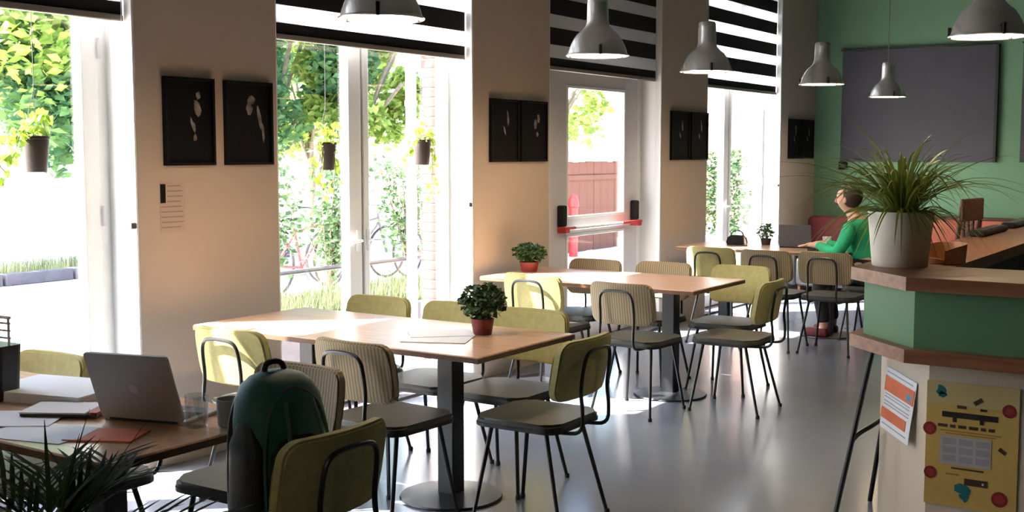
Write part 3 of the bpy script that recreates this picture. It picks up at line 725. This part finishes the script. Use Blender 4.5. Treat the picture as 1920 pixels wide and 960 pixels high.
# backpack on the end chair
bp = thing('backpack', 'teal backpack with dark straps standing on the chair at the laptop table', 'backpack', (2.315, 2.405, .467), math.radians(80))
def blob(w, d, h, zs, cy=0, n=22, p=2.6):
    bm = nb(); rings = []
    for (zz, sw, sd, oy) in zs:
        ring = []
        for k in range(n):
            a = 2*PI*k/n; c, s = math.cos(a), math.sin(a)
            x = math.copysign(abs(c)**(2/p), c)*w*sw; y = math.copysign(abs(s)**(2/p), s)*d*sd+cy+oy
            ring.append(bm.verts.new((x, y, zz*h)))
        rings.append(ring)
    for a, b in zip(rings, rings[1:]):
        for k in range(n): bm.faces.new((a[k], a[(k+1) % n], b[(k+1) % n], b[k]))
    bm.faces.new(rings[0][::-1]); bm.faces.new(rings[-1]); return bm
body = obj('body', blob(.138, .10, .50, [(0, .86, .8, 0), (.02, .96, .95, 0), (.12, 1, 1, 0), (.5, .98, 1, .005), (.74, .97, .97, .01), (.86, .90, .88, .015), (.93, .78, .72, .02), (.975, .58, .5, .025), (1, .30, .25, .03)]), M_teal, bp, True)
obj('front_pocket', blob(.105, .05, .30, [(0, .8, .6, 0), (.06, .95, .95, 0), (.5, 1, 1, 0), (.85, .9, .85, 0), (.97, .6, .5, 0), (1, .3, .2, 0)], -.095), M_tealdark, bp, True).location.z = .03
obj('side_panel', blob(.03, .075, .34, [(0, .7, .7, 0), (.1, 1, 1, 0), (.8, .9, .9, 0), (1, .4, .4, 0)]), M_tealdark, bp, True).location = (-.122, 0, .03)
bm = nb(); tube(bm, smooth_path([(-.11, -.078, .10), (-.113, -.076, .30), (-.085, -.066, .42), (0, -.05, .475), (.085, -.066, .42), (.113, -.076, .30), (.11, -.078, .10)], 3), .005, 6); obj('zip', bm, M_zip, bp, True)
bm = nb(); tube(bm, smooth_path([(-.035, .03, .48), (-.03, .035, .525), (.03, .035, .525), (.035, .03, .48)], 2), .009, 8); obj('top_handle', bm, M_tealdark, bp, True)
for s in (-1, 1):
    bm = nb(); tube(bm, smooth_path([(s*.05, .09, .46), (s*.08, .12, .38), (s*.09, .125, .22), (s*.1, .10, .06)], 3), .016, 8); obj('shoulder_strap', bm, M_tealdark, bp, True)
    bm = nb(); tube(bm, smooth_path([(s*.07, -.14, .03), (s*.075, -.148, .15), (s*.06, -.13, .30), (s*.045, -.085, .43)], 2), .006, 6); obj('compression_strap', bm, M_zip, bp, True)

# papers-table things
t = tag(obj('sheet', prism(nb(), rrect(.297, .21, .002, 1), 0, .003), M_paper, None, loc=(1.52, 4.20, .7505), rot=(0, 0, .42)), 'white printed sheet lying in front of the red potted plant', 'paper', 'papers on the plant table')
t = tag(obj('sheet', prism(nb(), rrect(.297, .21, .002, 1), 0, .002), M_paper, None, loc=(1.44, 4.33, .754), rot=(0, 0, .75)), 'white sheet fanned over another sheet on the plant table', 'paper', 'papers on the plant table')
def bush(label, loc, potm, pr, ph, rad, hgt, n, m, seed, lsz=.018, nm='potted_plant'):
    t = thing(nm, label, 'plant', loc); r_ = random.Random(seed)
    bm = nb(); lathe(bm, [(pr*.78, 0), (pr, ph), (pr*.92, ph), (pr*.9, ph*.85)], 24, capt=True); obj('pot', bm, potm, t, True)
    bm = nb()
    for k in range(14):
        a = r_.uniform(0, 2*PI); q = r_.uniform(.3, .8)
        tube(bm, smooth_path([(0, 0, ph*.8), (rad*.3*q*math.cos(a), rad*.3*q*math.sin(a), ph+hgt*.4), (rad*q*math.cos(a), rad*q*math.sin(a), ph+hgt*r_.uniform(.5, .85))], 1), .002, 4)
    obj('stems', bm, M_stem, t)
    bm = nb()
    for k in range(n):
        while True:
            p = Vector((r_.uniform(-1, 1), r_.uniform(-1, 1), r_.uniform(-1, 1)))
            if .25 < p.length < 1: break
        c = Vector((p.x*rad, p.y*rad, ph+hgt*.5+p.z*hgt*.55))
        leafquad(bm, c, lsz*r_.uniform(.7, 1.3), r_)
    o = obj('foliage', bm, m, t); o['kind'] = 'stuff'
    return t
def leafquad(bm, c, s, r_):
    e = Euler((r_.uniform(-1, 1), r_.uniform(-1, 1), r_.uniform(0, 6.3))).to_matrix()
    p = [Vector(q) for q in ((0, -s, 0), (s*.6, 0, s*.15), (0, s, 0), (-s*.6, 0, s*.15))]
    bm.faces.new([bm.verts.new(c+e @ q) for q in p])
bush('leafy green plant in a dark red pot on the papers table', (1.60, 4.44, .75), M_redpot, .055, .075, .115, .155, 520, M_leafdark, 11)
bush('dark bushy plant in a low pot on the bare table by the pillar', (.22, 7.0, .75), M_redpot, .07, .07, .13, .13, 420, M_leafdark, 12)
bush('small grey-green plant among things on the person\'s table', (.72, 10.25, .75), M_darkpot, .05, .06, .09, .13, 160, M_hedge, 13)

# far table things
t = thing('laptop', 'dark grey laptop open on the person\'s table', 'laptop', (1.07, 10.05, .75), math.radians(10))
bm = nb(); box(bm, -.14, .14, .0, .2, 0, .014, .004); obj('base', bm, M_lapdark, t)
bm = nb(); prism(bm, [(x, y+.1) for x, y in rrect(.28, .2, .012)], -.004, .004); obj('lid', bm, mat('dark_grey_shell', srgb(70, 70, 76), .5), t, loc=(0, -.004, .012), rot=(math.radians(100), 0, 0))
t = thing('handbag', 'small black bag lying on the person\'s table by the window', 'bag', (.50, 10.10, .75), .3)
obj('body', blob(.10, .05, .09, [(0, .9, .9, 0), (.3, 1, 1, 0), (.8, .85, .7, 0), (1, .5, .3, 0)]), M_black, t, True)
bm = nb(); tube(bm, smooth_path([(-.06, 0, .08), (-.04, 0, .13), (.04, 0, .13), (.06, 0, .08)], 2), .006, 6); obj('handle', bm, M_black, t, True)
for i, (x, y, lb) in enumerate(((.62, 10.02, 'drinking glass between bag and plant on the person\'s table'), (.88, 10.12, 'drinking glass between plant and laptop on the person\'s table'))):
    t = thing('drinking_glass', lb, 'glass', (x, y, .75), 0, 'glasses on the far table')
    bm = nb(); lathe(bm, [(.028, 0), (.034, .10), (.031, .10), (.027, .008), (.001, .006)], 20, capt=True); obj('glass_body', bm, M_jar, t, True)
tag(obj('notebook', prism(nb(), rrect(.22, .16, .005, 2), 0, .018), M_lapdark, None, loc=(1.36, 9.9, .751), rot=(0, 0, .2)), 'black notebook under the person\'s hands', 'notebook')
tag(obj('paper_cup', lathe(nb(), [(.03, 0), (.04, .10), (.036, .10), (.028, .01)], 20), M_paper, None, True, loc=(1.30, 10.22, .75)), 'white cup beside the dark laptop on the person\'s table', 'cup')

# ------------------------------------------------------------------ seated person
pe = thing('person', 'person in a bright green jumper sitting at the far table, facing the windows', 'person', (1.76, 9.98, 0))
def skin(name, verts, edges, m, parent, root=0, sub=2):
    me = bpy.data.meshes.new(name); me.from_pydata([v[:3] for v in verts], edges, [])
    o = bpy.data.objects.new(name, me); C.objects.link(o); o.parent = parent
    md = o.modifiers.new('skin', 'SKIN'); md.use_smooth_shade = True
    me.materials.append(m)
    for i, v in enumerate(verts):
        r = v[3]; me.skin_vertices[0].data[i].radius = (r, v[4] if len(v) > 4 else r); me.skin_vertices[0].data[i].use_root = (i == root)
    sb = o.modifiers.new('sub', 'SUBSURF'); sb.levels = sub; sb.render_levels = sub
    return o
# local: faces -x
V = [(0, 0, .585, .11, .14), (-.02, 0, .70, .12, .14), (-.07, 0, .86, .12, .15), (-.12, 0, .98, .10, .13), (-.155, 0, 1.06, .05), (-.19, 0, 1.11, .05), (-.215, 0, 1.16, .088, .08), (-.225, 0, 1.22, .10, .09), (-.215, 0, 1.285, .075)]
Ed = [(i, i+1) for i in range(8)]
def add(chain, root):
    global V, Ed
    pv = root
    for v in chain:
        V.append(v); Ed.append((pv, len(V)-1)); pv = len(V)-1
    return pv
for s in (-1, 1):
    e = add([(-.12, s*.17, .97, .06), (-.18, s*.22, .80, .048), (-.23, s*.22, .74, .045), (-.38, s*.13, .785, .034), (-.45, s*.10, .80, .028), (-.50, s*.09, .80, .032)], 3)
    for k, (dy, ln) in enumerate(((-.03, .06), (-.01, .075), (.01, .07), (.03, .055))):
        add([(-.53, s*.09+dy, .797, .009), (-.53-ln*.5, s*.09+dy, .79, .0085), (-.53-ln, s*.09+dy, .78, .007)], e)
    add([(-.50, s*.09-s*.045, .79, .010), (-.53, s*.09-s*.06, .785, .008)], e)
    add([(-.03, s*.10, .56, .08), (-.36, s*.12, .52, .062), (-.40, s*.12, .45, .06), (-.37, s*.12, .25, .052), (-.35, s*.12, .09, .04), (-.38, s*.12, .05, .04), (-.50, s*.13, .035, .03)], 0)
body = skin('body', V, Ed, M_skin, pe)
J = [(0, 0, .60, .125, .155), (-.02, 0, .71, .14, .165), (-.07, 0, .86, .135, .17), (-.12, 0, .985, .11, .15), (-.15, 0, 1.05, .06)]
JE = [(i, i+1) for i in range(4)]
for s in (-1, 1):
    n = len(J); J += [(-.12, s*.175, .965, .072), (-.18, s*.225, .80, .06), (-.23, s*.225, .74, .056), (-.38, s*.13, .785, .045), (-.44, s*.105, .80, .038)]
    JE += [(3, n), (n, n+1), (n+1, n+2), (n+2, n+3), (n+3, n+4)]
skin('jumper', J, JE, M_jacket, pe)
T_ = [(.0, 0, .58, .115, .145)]; TE = []
for s in (-1, 1):
    n = len(T_); T_ += [(-.03, s*.10, .56, .09), (-.36, s*.12, .52, .074), (-.41, s*.12, .45, .072), (-.37, s*.12, .25, .062), (-.35, s*.12, .12, .056)]
    TE += [(0, n), (n, n+1), (n+1, n+2), (n+2, n+3), (n+3, n+4)]
skin('trousers', T_, TE, M_trouser, pe)
for s in (-1, 1):
    bm = nb(); box(bm, -.52, -.31, s*.125-.05, s*.125+.05, 0, .085, .03, 3); obj('shoe', bm, M_shoe, pe, True)
bm = nb(); bmesh.ops.create_uvsphere(bm, u_segments=20, v_segments=14, radius=1)
for v in bm.verts:
    v.co = Vector((v.co.x*.105, v.co.y*.098, v.co.z*.115))
bmesh.ops.delete(bm, geom=[v for v in bm.verts if (v.co.x < -.045 and v.co.z < .055)], context='VERTS')
hr = obj('hair', bm, M_hair, pe, True, loc=(-.185, 0, 1.225)); sm = hr.modifiers.new('thick', 'SOLIDIFY'); sm.thickness = .015
for s in (-1, 1):
    bm = nb(); bmesh.ops.create_uvsphere(bm, u_segments=10, v_segments=8, radius=.010); o = obj('eye', bm, M_hair, pe, True, loc=(-.289, s*.032, 1.215))
    bm = nb(); bmesh.ops.create_uvsphere(bm, u_segments=10, v_segments=8, radius=.025); o = obj('ear', bm, M_skin, pe, True, loc=(-.205, s*.088, 1.195)); o.scale = (.7, .4, 1.2)
bm = nb(); tube(bm, [(-.292, 0, 1.212), (-.306, 0, 1.19), (-.312, 0, 1.178), (-.288, 0, 1.168)], [.008, .011, .014, .008], 8); obj('nose', bm, M_skin, pe, True)
bm = nb(); tube(bm, [(-.280, -.022, 1.14), (-.288, 0, 1.138), (-.280, .022, 1.14)], .005, 6); obj('mouth', bm, mat('lips', srgb(170, 96, 90), .6), pe, True)

# ------------------------------------------------------------------ hanging pots with trailing ivy
bm = nb()
hp = [(0, 0, 0), (.011, -.004, .003), (.016, .008, .004), (.010, .022, .002), (0, .032, -.004), (-.010, .022, .002), (-.016, .008, .004), (-.011, -.004, .003), (0, .010, 0)]
vv = [bm.verts.new(p) for p in hp]
for k in range(8):
    a, b_ = vv[k], vv[(k+1) % 8]
    if k < 7: bm.faces.new((vv[8], a, b_))
    else: bm.faces.new((vv[8], vv[7], vv[0]))
LEAFM = obj('leaf', bm, M_leafivy); LEAF_ME = LEAFM.data; bpy.data.objects.remove(LEAFM)
def leaf_at(parent, p, r_, sc):
    o = bpy.data.objects.new('leaf', LEAF_ME); C.objects.link(o); o.parent = parent; o.location = p
    o.rotation_euler = (r_.uniform(-1.6, -.4), r_.uniform(-.6, .6), r_.uniform(0, 6.3)); o.scale = (sc,)*3
def hanging(y, ztop, label, seed, trails, nup, x=-.115):
    r_ = random.Random(seed); h = .165
    t = thing('hanging_pot', label, 'plant', (x, y, ztop-h), 0, 'hanging pots of trailing ivy in the windows')
    bm = nb(); lathe(bm, [(.044, 0), (.047, .003), (.060, .150), (.064, .152), (.064, h), (.058, h), (.056, .14)], 26, capt=True); obj('pot', bm, M_darkpot, t, True)
    bm = nb()
    for k in range(3):
        a = k*2*PI/3+.4; tube(bm, [(.06*math.cos(a), .06*math.sin(a), h-.01), (0, 0, h+.22)], .0012, 5)
    tube(bm, [(0, 0, h+.22), (0, 0, TOP-.02-(ztop-h))], .002, 5)
    obj('cord', bm, M_rail, t)
    for k in range(nup):
        a = r_.uniform(0, 2*PI); q = r_.uniform(.02, .075); zz = h+r_.uniform(0.0, .12)
        leaf_at(t, (q*math.cos(a)*.9, q*math.sin(a), zz), r_, r_.uniform(.9, 1.6))
    for (dy, ln) in trails:
        P = smooth_path([(0, dy*.2, h+.01), (.02, dy*.7, h+.03), (.03, dy, h-.06), (.025, dy*1.2+r_.uniform(-.03, .03), h-.06-ln*.5), (.02, dy*1.1+r_.uniform(-.03, .03), h-.06-ln)], 2)
        bm = nb(); tube(bm, P, .0018, 5); obj('vine', bm, M_stem, t, True)
        L = 0
        for a_, b_ in zip(P, P[1:]):
            L += (b_-a_).length
            if L > .018:
                L = 0
                leaf_at(t, b_+Vector((r_.uniform(-.015, .02), r_.uniform(-.03, .03), r_.uniform(-.02, .01))), r_, r_.uniform(.9, 1.5))
hanging(3.312, 1.668, 'hanging pot with yellow-green leaves in the window beside the laptop table', 1, [(-.16, .12), (-.12, .05), (-.2, .2)], 34)
hanging(5.266, 1.654, 'hanging pot in the two-pot window on the side of the framed face photo', 2, [(-.05, .30), (.03, .22), (-.11, .16)], 24)
hanging(6.199, 1.678, 'hanging pot in the two-pot window on the side of the brick pier', 3, [(.07, .34), (.10, .26), (-.16, .10)], 16)

# ------------------------------------------------------------------ palm in the foreground
pa = thing('palm', 'dark feathery palm in a tall pot in front of the laptop table', 'plant', (2.22, 1.70, 0))
bm = nb(); lathe(bm, [(.13, 0), (.17, .38), (.175, .40), (.16, .40), (.155, .36)], 32, capt=True); obj('pot', bm, M_darkpot, pa, True)
bm = nb(); tube(bm, smooth_path([(0, 0, .34), (.01, .01, .48), (0, .01, .60)], 1), [.03, .028, .026, .024], 8) if False else tube(bm, [(0, 0, .34), (.01, .01, .48), (0, .01, .60)], [.03, .026, .02], 8); obj('trunk', bm, M_bark, pa, True)
bm = nb(); seg = 6; rows = []
for k in range(seg+1):
    s = k/seg; w_ = .0065*math.sin(PI*(s*.88+.09))
    rows.append((bm.verts.new((-w_, s, -.08*s*s)), bm.verts.new((0, s, -.08*s*s-.002)), bm.verts.new((w_, s, -.08*s*s))))
for a_, b_ in zip(rows, rows[1:]): bm.faces.new((a_[0], a_[1], b_[1], b_[0])); bm.faces.new((a_[1], a_[2], b_[2], b_[1]))
LF = obj('leaflet', bm, M_leafpalm, None, True); LFM = LF.data; bpy.data.objects.remove(LF)
r_ = random.Random(5)
fr = [(200, .44, 1.15), (235, .36, .95), (165, .42, .75), (120, .44, .95), (85, .36, 1.2), (290, .35, .8), (40, .42, .7), (0, .38, .8), (330, .40, 1.0), (145, .36, 1.4), (60, .30, 1.35), (215, .46, .55)]
for (azd, L, rise) in fr:
    az = math.radians(azd); d = Vector((math.cos(az), math.sin(az), 0)); up = Vector((0, 0, 1))
    P = [Vector((0, .01, .58)) + d*(L*(s*math.cos(rise)+.22*s*s)) + up*(L*(s*math.sin(rise)-.42*s*s)) for s in [k/10 for k in range(11)]]
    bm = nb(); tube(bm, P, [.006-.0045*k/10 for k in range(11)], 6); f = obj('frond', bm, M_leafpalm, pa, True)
    nl = 11
    for k in range(nl):
        s = .22+.78*k/(nl-1); i = min(9, int(s*10)); p = P[i].lerp(P[i+1], s*10-i); tg = (P[i+1]-P[i]).normalized()
        side = tg.cross(up).normalized()
        for sg in (-1, 1):
            dr = (tg*.75+side*sg*.75+up*r_.uniform(.0, .35)).normalized()
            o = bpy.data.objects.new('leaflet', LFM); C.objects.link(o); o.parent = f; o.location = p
            o.rotation_euler = dr.to_track_quat('Y', 'Z').to_euler(); ln = .20*(1-.55*abs(s-.5))*r_.uniform(.8, 1.15); o.scale = (1.0, ln, ln)

for (x0, y0_, z0, x1, y1_, z1) in ((2.29, 1.72, .72, 2.30, 1.74, .985), (2.34, 1.74, .70, 2.43, 1.80, .965), (2.22, 1.74, .70, 2.14, 1.76, .93), (2.25, 1.73, .70, 2.22, 1.78, .90)):
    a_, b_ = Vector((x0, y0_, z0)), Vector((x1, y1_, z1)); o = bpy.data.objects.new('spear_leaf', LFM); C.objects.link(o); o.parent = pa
    o.location = Vector((2.22, 1.70, .58)).lerp(a_, .3)-Vector((2.22, 1.70, 0)); d_ = (b_-Vector((2.22, 1.70, 0))-o.location)
    o.rotation_euler = d_.to_track_quat('Y', 'Z').to_euler(); o.scale = (1, d_.length, d_.length)

# ------------------------------------------------------------------ outdoors
bm = nb(); box(bm, -60, -TH, -30, 60, -.3, -.06)
struct('ground', bm, M_pave)
def tree(loc, R, H0, H1, n, m, label, seed, lsz=.105, group='trees across the street'):
    r_ = random.Random(seed); t = thing('tree', label, 'tree', loc, 0, group)
    bm = nb(); tube(bm, smooth_path([(0, 0, 0), (.1, .05, H0*.6), (.05, 0, H0), (0, .1, (H0+H1)/2)], 1), [.16, .15, .14, .12, .10, .09, .06, .04][:8] if False else .065, 8)
    for k in range(7):
        a = r_.uniform(0, 6.3); q = r_.uniform(.4, .8)*R; z = r_.uniform(.3, .8)
        tube(bm, smooth_path([(0, 0, H0*.9), (q*.4*math.cos(a), q*.4*math.sin(a), H0+(H1-H0)*z*.5), (q*math.cos(a), q*math.sin(a), H0+(H1-H0)*z)], 1), .035, 5)
    obj('trunk', bm, M_bark, t, True)
    bm = nb(); cl = []
    for k in range(26):
        a = r_.uniform(0, 6.3); q = R*math.sqrt(r_.uniform(0, 1)); z = H0+(H1-H0)*r_.uniform(.05, .98)
        f = 1-.5*((z-(H0+H1)/2)/((H1-H0)/2))**2
        cl.append((Vector((q*f*math.cos(a), q*f*math.sin(a), z)), r_.uniform(.35, .6)*R*.55))
    for k in range(n*3):
        c, rr = cl[k % 26]
        d = Vector((r_.gauss(0, 1), r_.gauss(0, 1), r_.gauss(0, .8))).normalized()*rr*r_.uniform(.5, 1.1)
        leafquad(bm, c+d, lsz*r_.uniform(.6, 1.2), r_)
    o = obj('foliage', bm, m, t); o['kind'] = 'stuff'
tree((-11.5, 9.0, -.06), 2.6, 1.6, 7.0, 5200, M_treeB, 'light green tree across the street, seen over the first hanging pot', 21)
tree((-10.0, 11.5, -.06), 2.2, 1.3, 6.0, 5200, M_treeA, 'blue-green tree across the street beside the light green one', 22)
tree((-12.5, 13.0, -.06), 2.4, 1.5, 7.0, 4500, M_treeA, 'blue-green tree across the street, tallest of the row', 23)
tree((-10.5, 15.07, -.06), 2.3, 1.5, 6.5, 5200, M_treeA, 'dense blue-green tree behind the two-pot window', 24)
tree((-9.0, 15.81, -.06), 1.1, 1.7, 4.4, 1500, M_treeB, 'small yellow-green tree in front of the dense one', 25)
tree((-13.0, 18.8, -.06), 2.2, 1.6, 6.5, 3500, M_treeB, 'yellow-green tree behind the bicycles', 26)
tree((-8.5, 21.5, -.06), 1.4, 2.0, 4.6, 500, M_treeB, 'thin pale tree above the timber fence', 27)
# parked planter strips along the wall outside
def shrub(loc, R, H, n, m, label, seed, lsz=.035):
    r_ = random.Random(seed); t = thing('shrub', label, 'shrub', loc, 0, 'shrubs outside the windows')
    bm = nb()
    tips = []
    for k in range(12):
        a = r_.uniform(0, 6.3); q = r_.uniform(.2, 1)*R; z = r_.uniform(.6, 1)*H; tips.append((q*math.cos(a), q*math.sin(a), z))
        tube(bm, smooth_path([(0, 0, 0), (q*.3*math.cos(a), q*.3*math.sin(a), z*.5), tips[-1]], 1), .007, 5)
    obj('stems', bm, M_bark, t)
    bm = nb()
    for k in range(n):
        tp = Vector(tips[k % 12])*r_.uniform(.45, 1.02)
        leafquad(bm, tp+Vector((r_.gauss(0, .09), r_.gauss(0, .09), r_.gauss(0, .08))), lsz*r_.uniform(.7, 1.3), r_)
    o = obj('foliage', bm, m, t); o['kind'] = 'stuff'
shrub((-3.1, 7.6, -.06), .55, 1.75, 1500, M_hedge, 'loose leafy shrub behind the rail, nearest the picture pillar', 31)
shrub((-3.3, 8.75, -.06), .60, 1.65, 1500, M_hedge, 'loose leafy shrub behind the rail, in the middle', 32)
shrub((-3.1, 9.85, -.06), .50, 1.65, 1100, M_hedge, 'loose leafy shrub behind the rail, by the brick pier', 33)
# rail fence
t = thing('rail_fence', 'low grey metal rail outside the two-pot window', 'fence', (-2.48, 7.4, -.06))
for z in (.62, .30): bm = nb(); tube(bm, [(0, -1.5, z), (0, 1.9, z)], .022, 8); obj('rail', bm, M_rail, t, True)
for y in (-1.45, -.35, .75, 1.85): bm = nb(); tube(bm, [(0, y, 0), (0, y, .62)], .02, 8); obj('post', bm, M_rail, t, True)
# grass strips
def grass(label, x0, x1, y0, y1, z, n, seed, h=.16):
    r_ = random.Random(seed); bm = nb()
    for k in range(n):
        p = Vector((r_.uniform(x0, x1), r_.uniform(y0, y1), z)); a = r_.uniform(0, 6.3); hh = h*r_.uniform(.5, 1.2); s = .008
        bm.faces.new([bm.verts.new(p+Vector((math.cos(a)*s, math.sin(a)*s, 0))), bm.verts.new(p-Vector((math.cos(a)*s, math.sin(a)*s, 0))), bm.verts.new(p+Vector((r_.gauss(0, .04), r_.gauss(0, .04), hh)))])
    o = tag(obj('grass', bm, M_grass), label, 'grass'); o['kind'] = 'stuff'
t = thing('raised_bed', 'low stone-edged planting bed outside the two-pot window', 'planter', (-2.05, 7.4, -.06))
bm = nb(); box(bm, -.25, .60, -1.8, 1.9, 0, .34); obj('soil', bm, M_soil, t)
for x in (-.31, .60):
    bm = nb(); box(bm, x, x+.06, -1.86, 1.96, 0, .40, .008); obj('edging', bm, M_kerb, t)
for y in (-1.86, 1.90):
    bm = nb(); box(bm, -.25, .60, y, y+.06, 0, .40, .008); obj('edging', bm, M_kerb, t)
grass('short dry grass growing in the planting bed by the rail', -2.28, -1.47, 5.62, 9.28, .28, 9000, 41, .2)
t = thing('kerb', 'grey kerb stones edging the grass verge across the street', 'kerb', (-8.6, 8.6, -.06))
bm = nb(); box(bm, -.08, .08, -.485, .485, 0, .15, .012, 1); k0 = obj('kerb_stone', bm, M_kerb, t, loc=(0, -4.5, 0))
for k in range(1, 10): inst(k0, 'kerb_stone', t, (random.uniform(-.01, .01), -4.5+k, 0))
grass('grass verge growing behind the kerb across the street', -9.9, -8.75, 3.6, 13.6, -.06, 7000, 42, .26)
# bicycles
def bicycle(x, y, rz, m, label):
    t = thing('bicycle', label, 'bicycle', (x, y, -.06), rz, 'parked bicycles')
    for wy in (-.53, .53):
        bm = nb(); tube(bm, [(0, wy+.33*math.cos(k*PI/18), .35+.33*math.sin(k*PI/18)) for k in range(36)], .018, 6, closed=True); w = obj('wheel', bm, M_tube, t, True)
        bm = nb()
        for k in range(12): a = k*PI/6; tube(bm, [(0, wy, .35), (0, wy+.32*math.cos(a), .35+.32*math.sin(a))], .0025, 4)
        obj('spokes', bm, M_rail, w)
    bm = nb()
    for p, q in (((0, -.53, .35), (0, -.05, .30)), ((0, -.05, .30), (0, -.2, .82)), ((0, -.2, .72), (0, .38, .80)), ((0, -.05, .30), (0, .38, .74)), ((0, -.53, .35), (0, -.18, .72)), ((0, .36, .92), (0, .42, .66)), ((0, .42, .66), (0, .53, .35))): tube(bm, [p, q], .017, 8)
    obj('frame', bm, m, t, True)
    bm = nb(); tube(bm, smooth_path([(-.28, .22, .98), (-.2, .34, 1.0), (0, .36, .96), (.2, .34, 1.0), (.28, .22, .98)], 2), .012, 8); obj('handlebar', bm, M_tube, t, True)
    bm = nb(); box(bm, -.07, .07, -.34, -.1, .86, .90, .02); obj('saddle', bm, M_black, t, True)
    bm = nb(); tube(bm, [(.02, -.05+.09*math.cos(k*PI/8), .30+.09*math.sin(k*PI/8)) for k in range(16)], .008, 5, closed=True); tube(bm, [(.02, -.05, .3), (.05, .02, .15)], .008, 5); obj('crank', bm, M_rail, t)
bicycle(-5.0, 10.2, .12, M_redpaint, 'red-framed bicycle parked nearest the first of two hanging pots')
bicycle(-5.3, 11.5, -.1, M_rail, 'grey bicycle parked beside the red one')
bicycle(-5.1, 12.8, .05, M_redpaint, 'red-framed bicycle parked beside the brick pier view')
# brick pier outside
t = thing('brick_pier', 'narrow red brick pier outside the two-pot window', 'pillar', (-.835, 7.32, -.06))
bm = nb(); box(bm, -.062, .062, -.10, .10, 0, 3.3); obj('mortar_core', bm, M_mortar, t)
bm = nb(); box(bm, -.068, .068, -.107, .107, 0, .062, .004, 1); b0 = obj('brick', bm, M_brick, t, loc=(0, 0, .005))
for k in range(1, 45): inst(b0, 'brick', t, (random.uniform(-.002, .002), random.uniform(-.002, .002), .005+.074*k))
# white downpipe outside
t = thing('downpipe', 'white rain pipe outside the two-pot window beside the brick pier', 'pipe', (-.80, 6.95, -.06))
bm = nb(); tube(bm, [(0, 0, 0), (0, 0, 3.3)], .04, 14); obj('pipe', bm, M_white, t, True)
for z in (.6, 2.0): bm = nb(); lathe(bm, [(.047, z), (.047, z+.04)], 16); obj('bracket', bm, M_white, t, True)
# timber fence seen through the door
t = thing('timber_fence', 'red-brown timber fence with pale grey top seen through the door', 'fence', (-5.2, 17.6, -.06))
bm = nb(); box(bm, -.02, .02, -.118, .118, 0, 1.50, .004, 1); p0 = obj('plank', bm, M_fencew, t, loc=(0, -2.88, 0))
for k in range(1, 25): inst(p0, 'plank', t, (random.uniform(-.006, .006), -2.88+.24*k, random.uniform(-.01, .01)))
bm = nb(); box(bm, -.06, .06, -3.0, 3.0, 1.51, 1.70, .006); obj('coping', bm, M_lav, t)
for z in (.35, 1.2): bm = nb(); box(bm, .02, .05, -3, 3, z, z+.08); obj('back_rail', bm, M_fencew, t)
tag(obj('red_post', lathe(nb(), [(.07, 0), (.07, .78), (.09, .80), (.09, .88), (.05, .98), (.01, 1.0)], 18), M_redpaint, None, True, loc=(-4.8, 16.15, -.06)), 'red street post in front of the timber fence', 'post')
# hedge and brick building beyond the last window
t = thing('brick_building', 'pale brick building beyond the window nearest the green wall', 'building', (-9.0, 26.0, -.06))
m = mat('far_brick', srgb(206, 160, 144), .9); n = m.node_tree.nodes; l = m.node_tree.links
bt = n.new('ShaderNodeTexBrick'); bt.inputs['Color1'].default_value = srgb(138, 92, 80); bt.inputs['Color2'].default_value = srgb(122, 80, 68); bt.inputs['Mortar'].default_value = srgb(150, 140, 132)
bt.inputs['Scale'].default_value = 2.0; tc = n.new('ShaderNodeTexCoord'); mp = n.new('ShaderNodeMapping'); mp.inputs['Rotation'].default_value = (PI/2, 0, 0)
l.new(tc.outputs['Object'], mp.inputs[0]); l.new(mp.outputs[0], bt.inputs['Vector']); l.new(bt.outputs[0], n['Principled BSDF'].inputs['Base Color'])
bm = nb(); box(bm, 1.0, 7.0, 0, 8, 0, 6.5); bw = obj('wall', bm, m, t)
for x in (2.2, 4.0, 5.8):
    bm = nb(); box(bm, x-.5, x+.5, -.06, -.005, 3.6, 5.2, .01); f = obj('window', bm, M_white, t)
    bm = nb(); box(bm, x-.42, x+.42, -.075, -.06, 3.68, 5.12); obj('pane', bm, M_lapscreen, f)
bm = nb(); box(bm, .8, 7.2, -.2, 8.2, 6.5, 6.7); obj('roof_edge', bm, M_kerb, t)
t = thing('hedge', 'trimmed green hedge in front of the pale brick building', 'hedge', (-5.3, 22.0, -.06))
r_ = random.Random(77); bm = nb()
for k in range(3500): leafquad(bm, Vector((r_.uniform(-1.6, 1.0), r_.uniform(-.35, .35), r_.uniform(.05, 1.7))), .06*r_.uniform(.7, 1.3), r_)
o = obj('foliage', bm, M_hedge, t); o['kind'] = 'stuff'
bm = nb()
for k in range(7): tube(bm, [(-1.5+.38*k, 0, 0), (-1.5+.38*k, .03, 1.3)], .02, 5)
obj('stems', bm, M_bark, t)
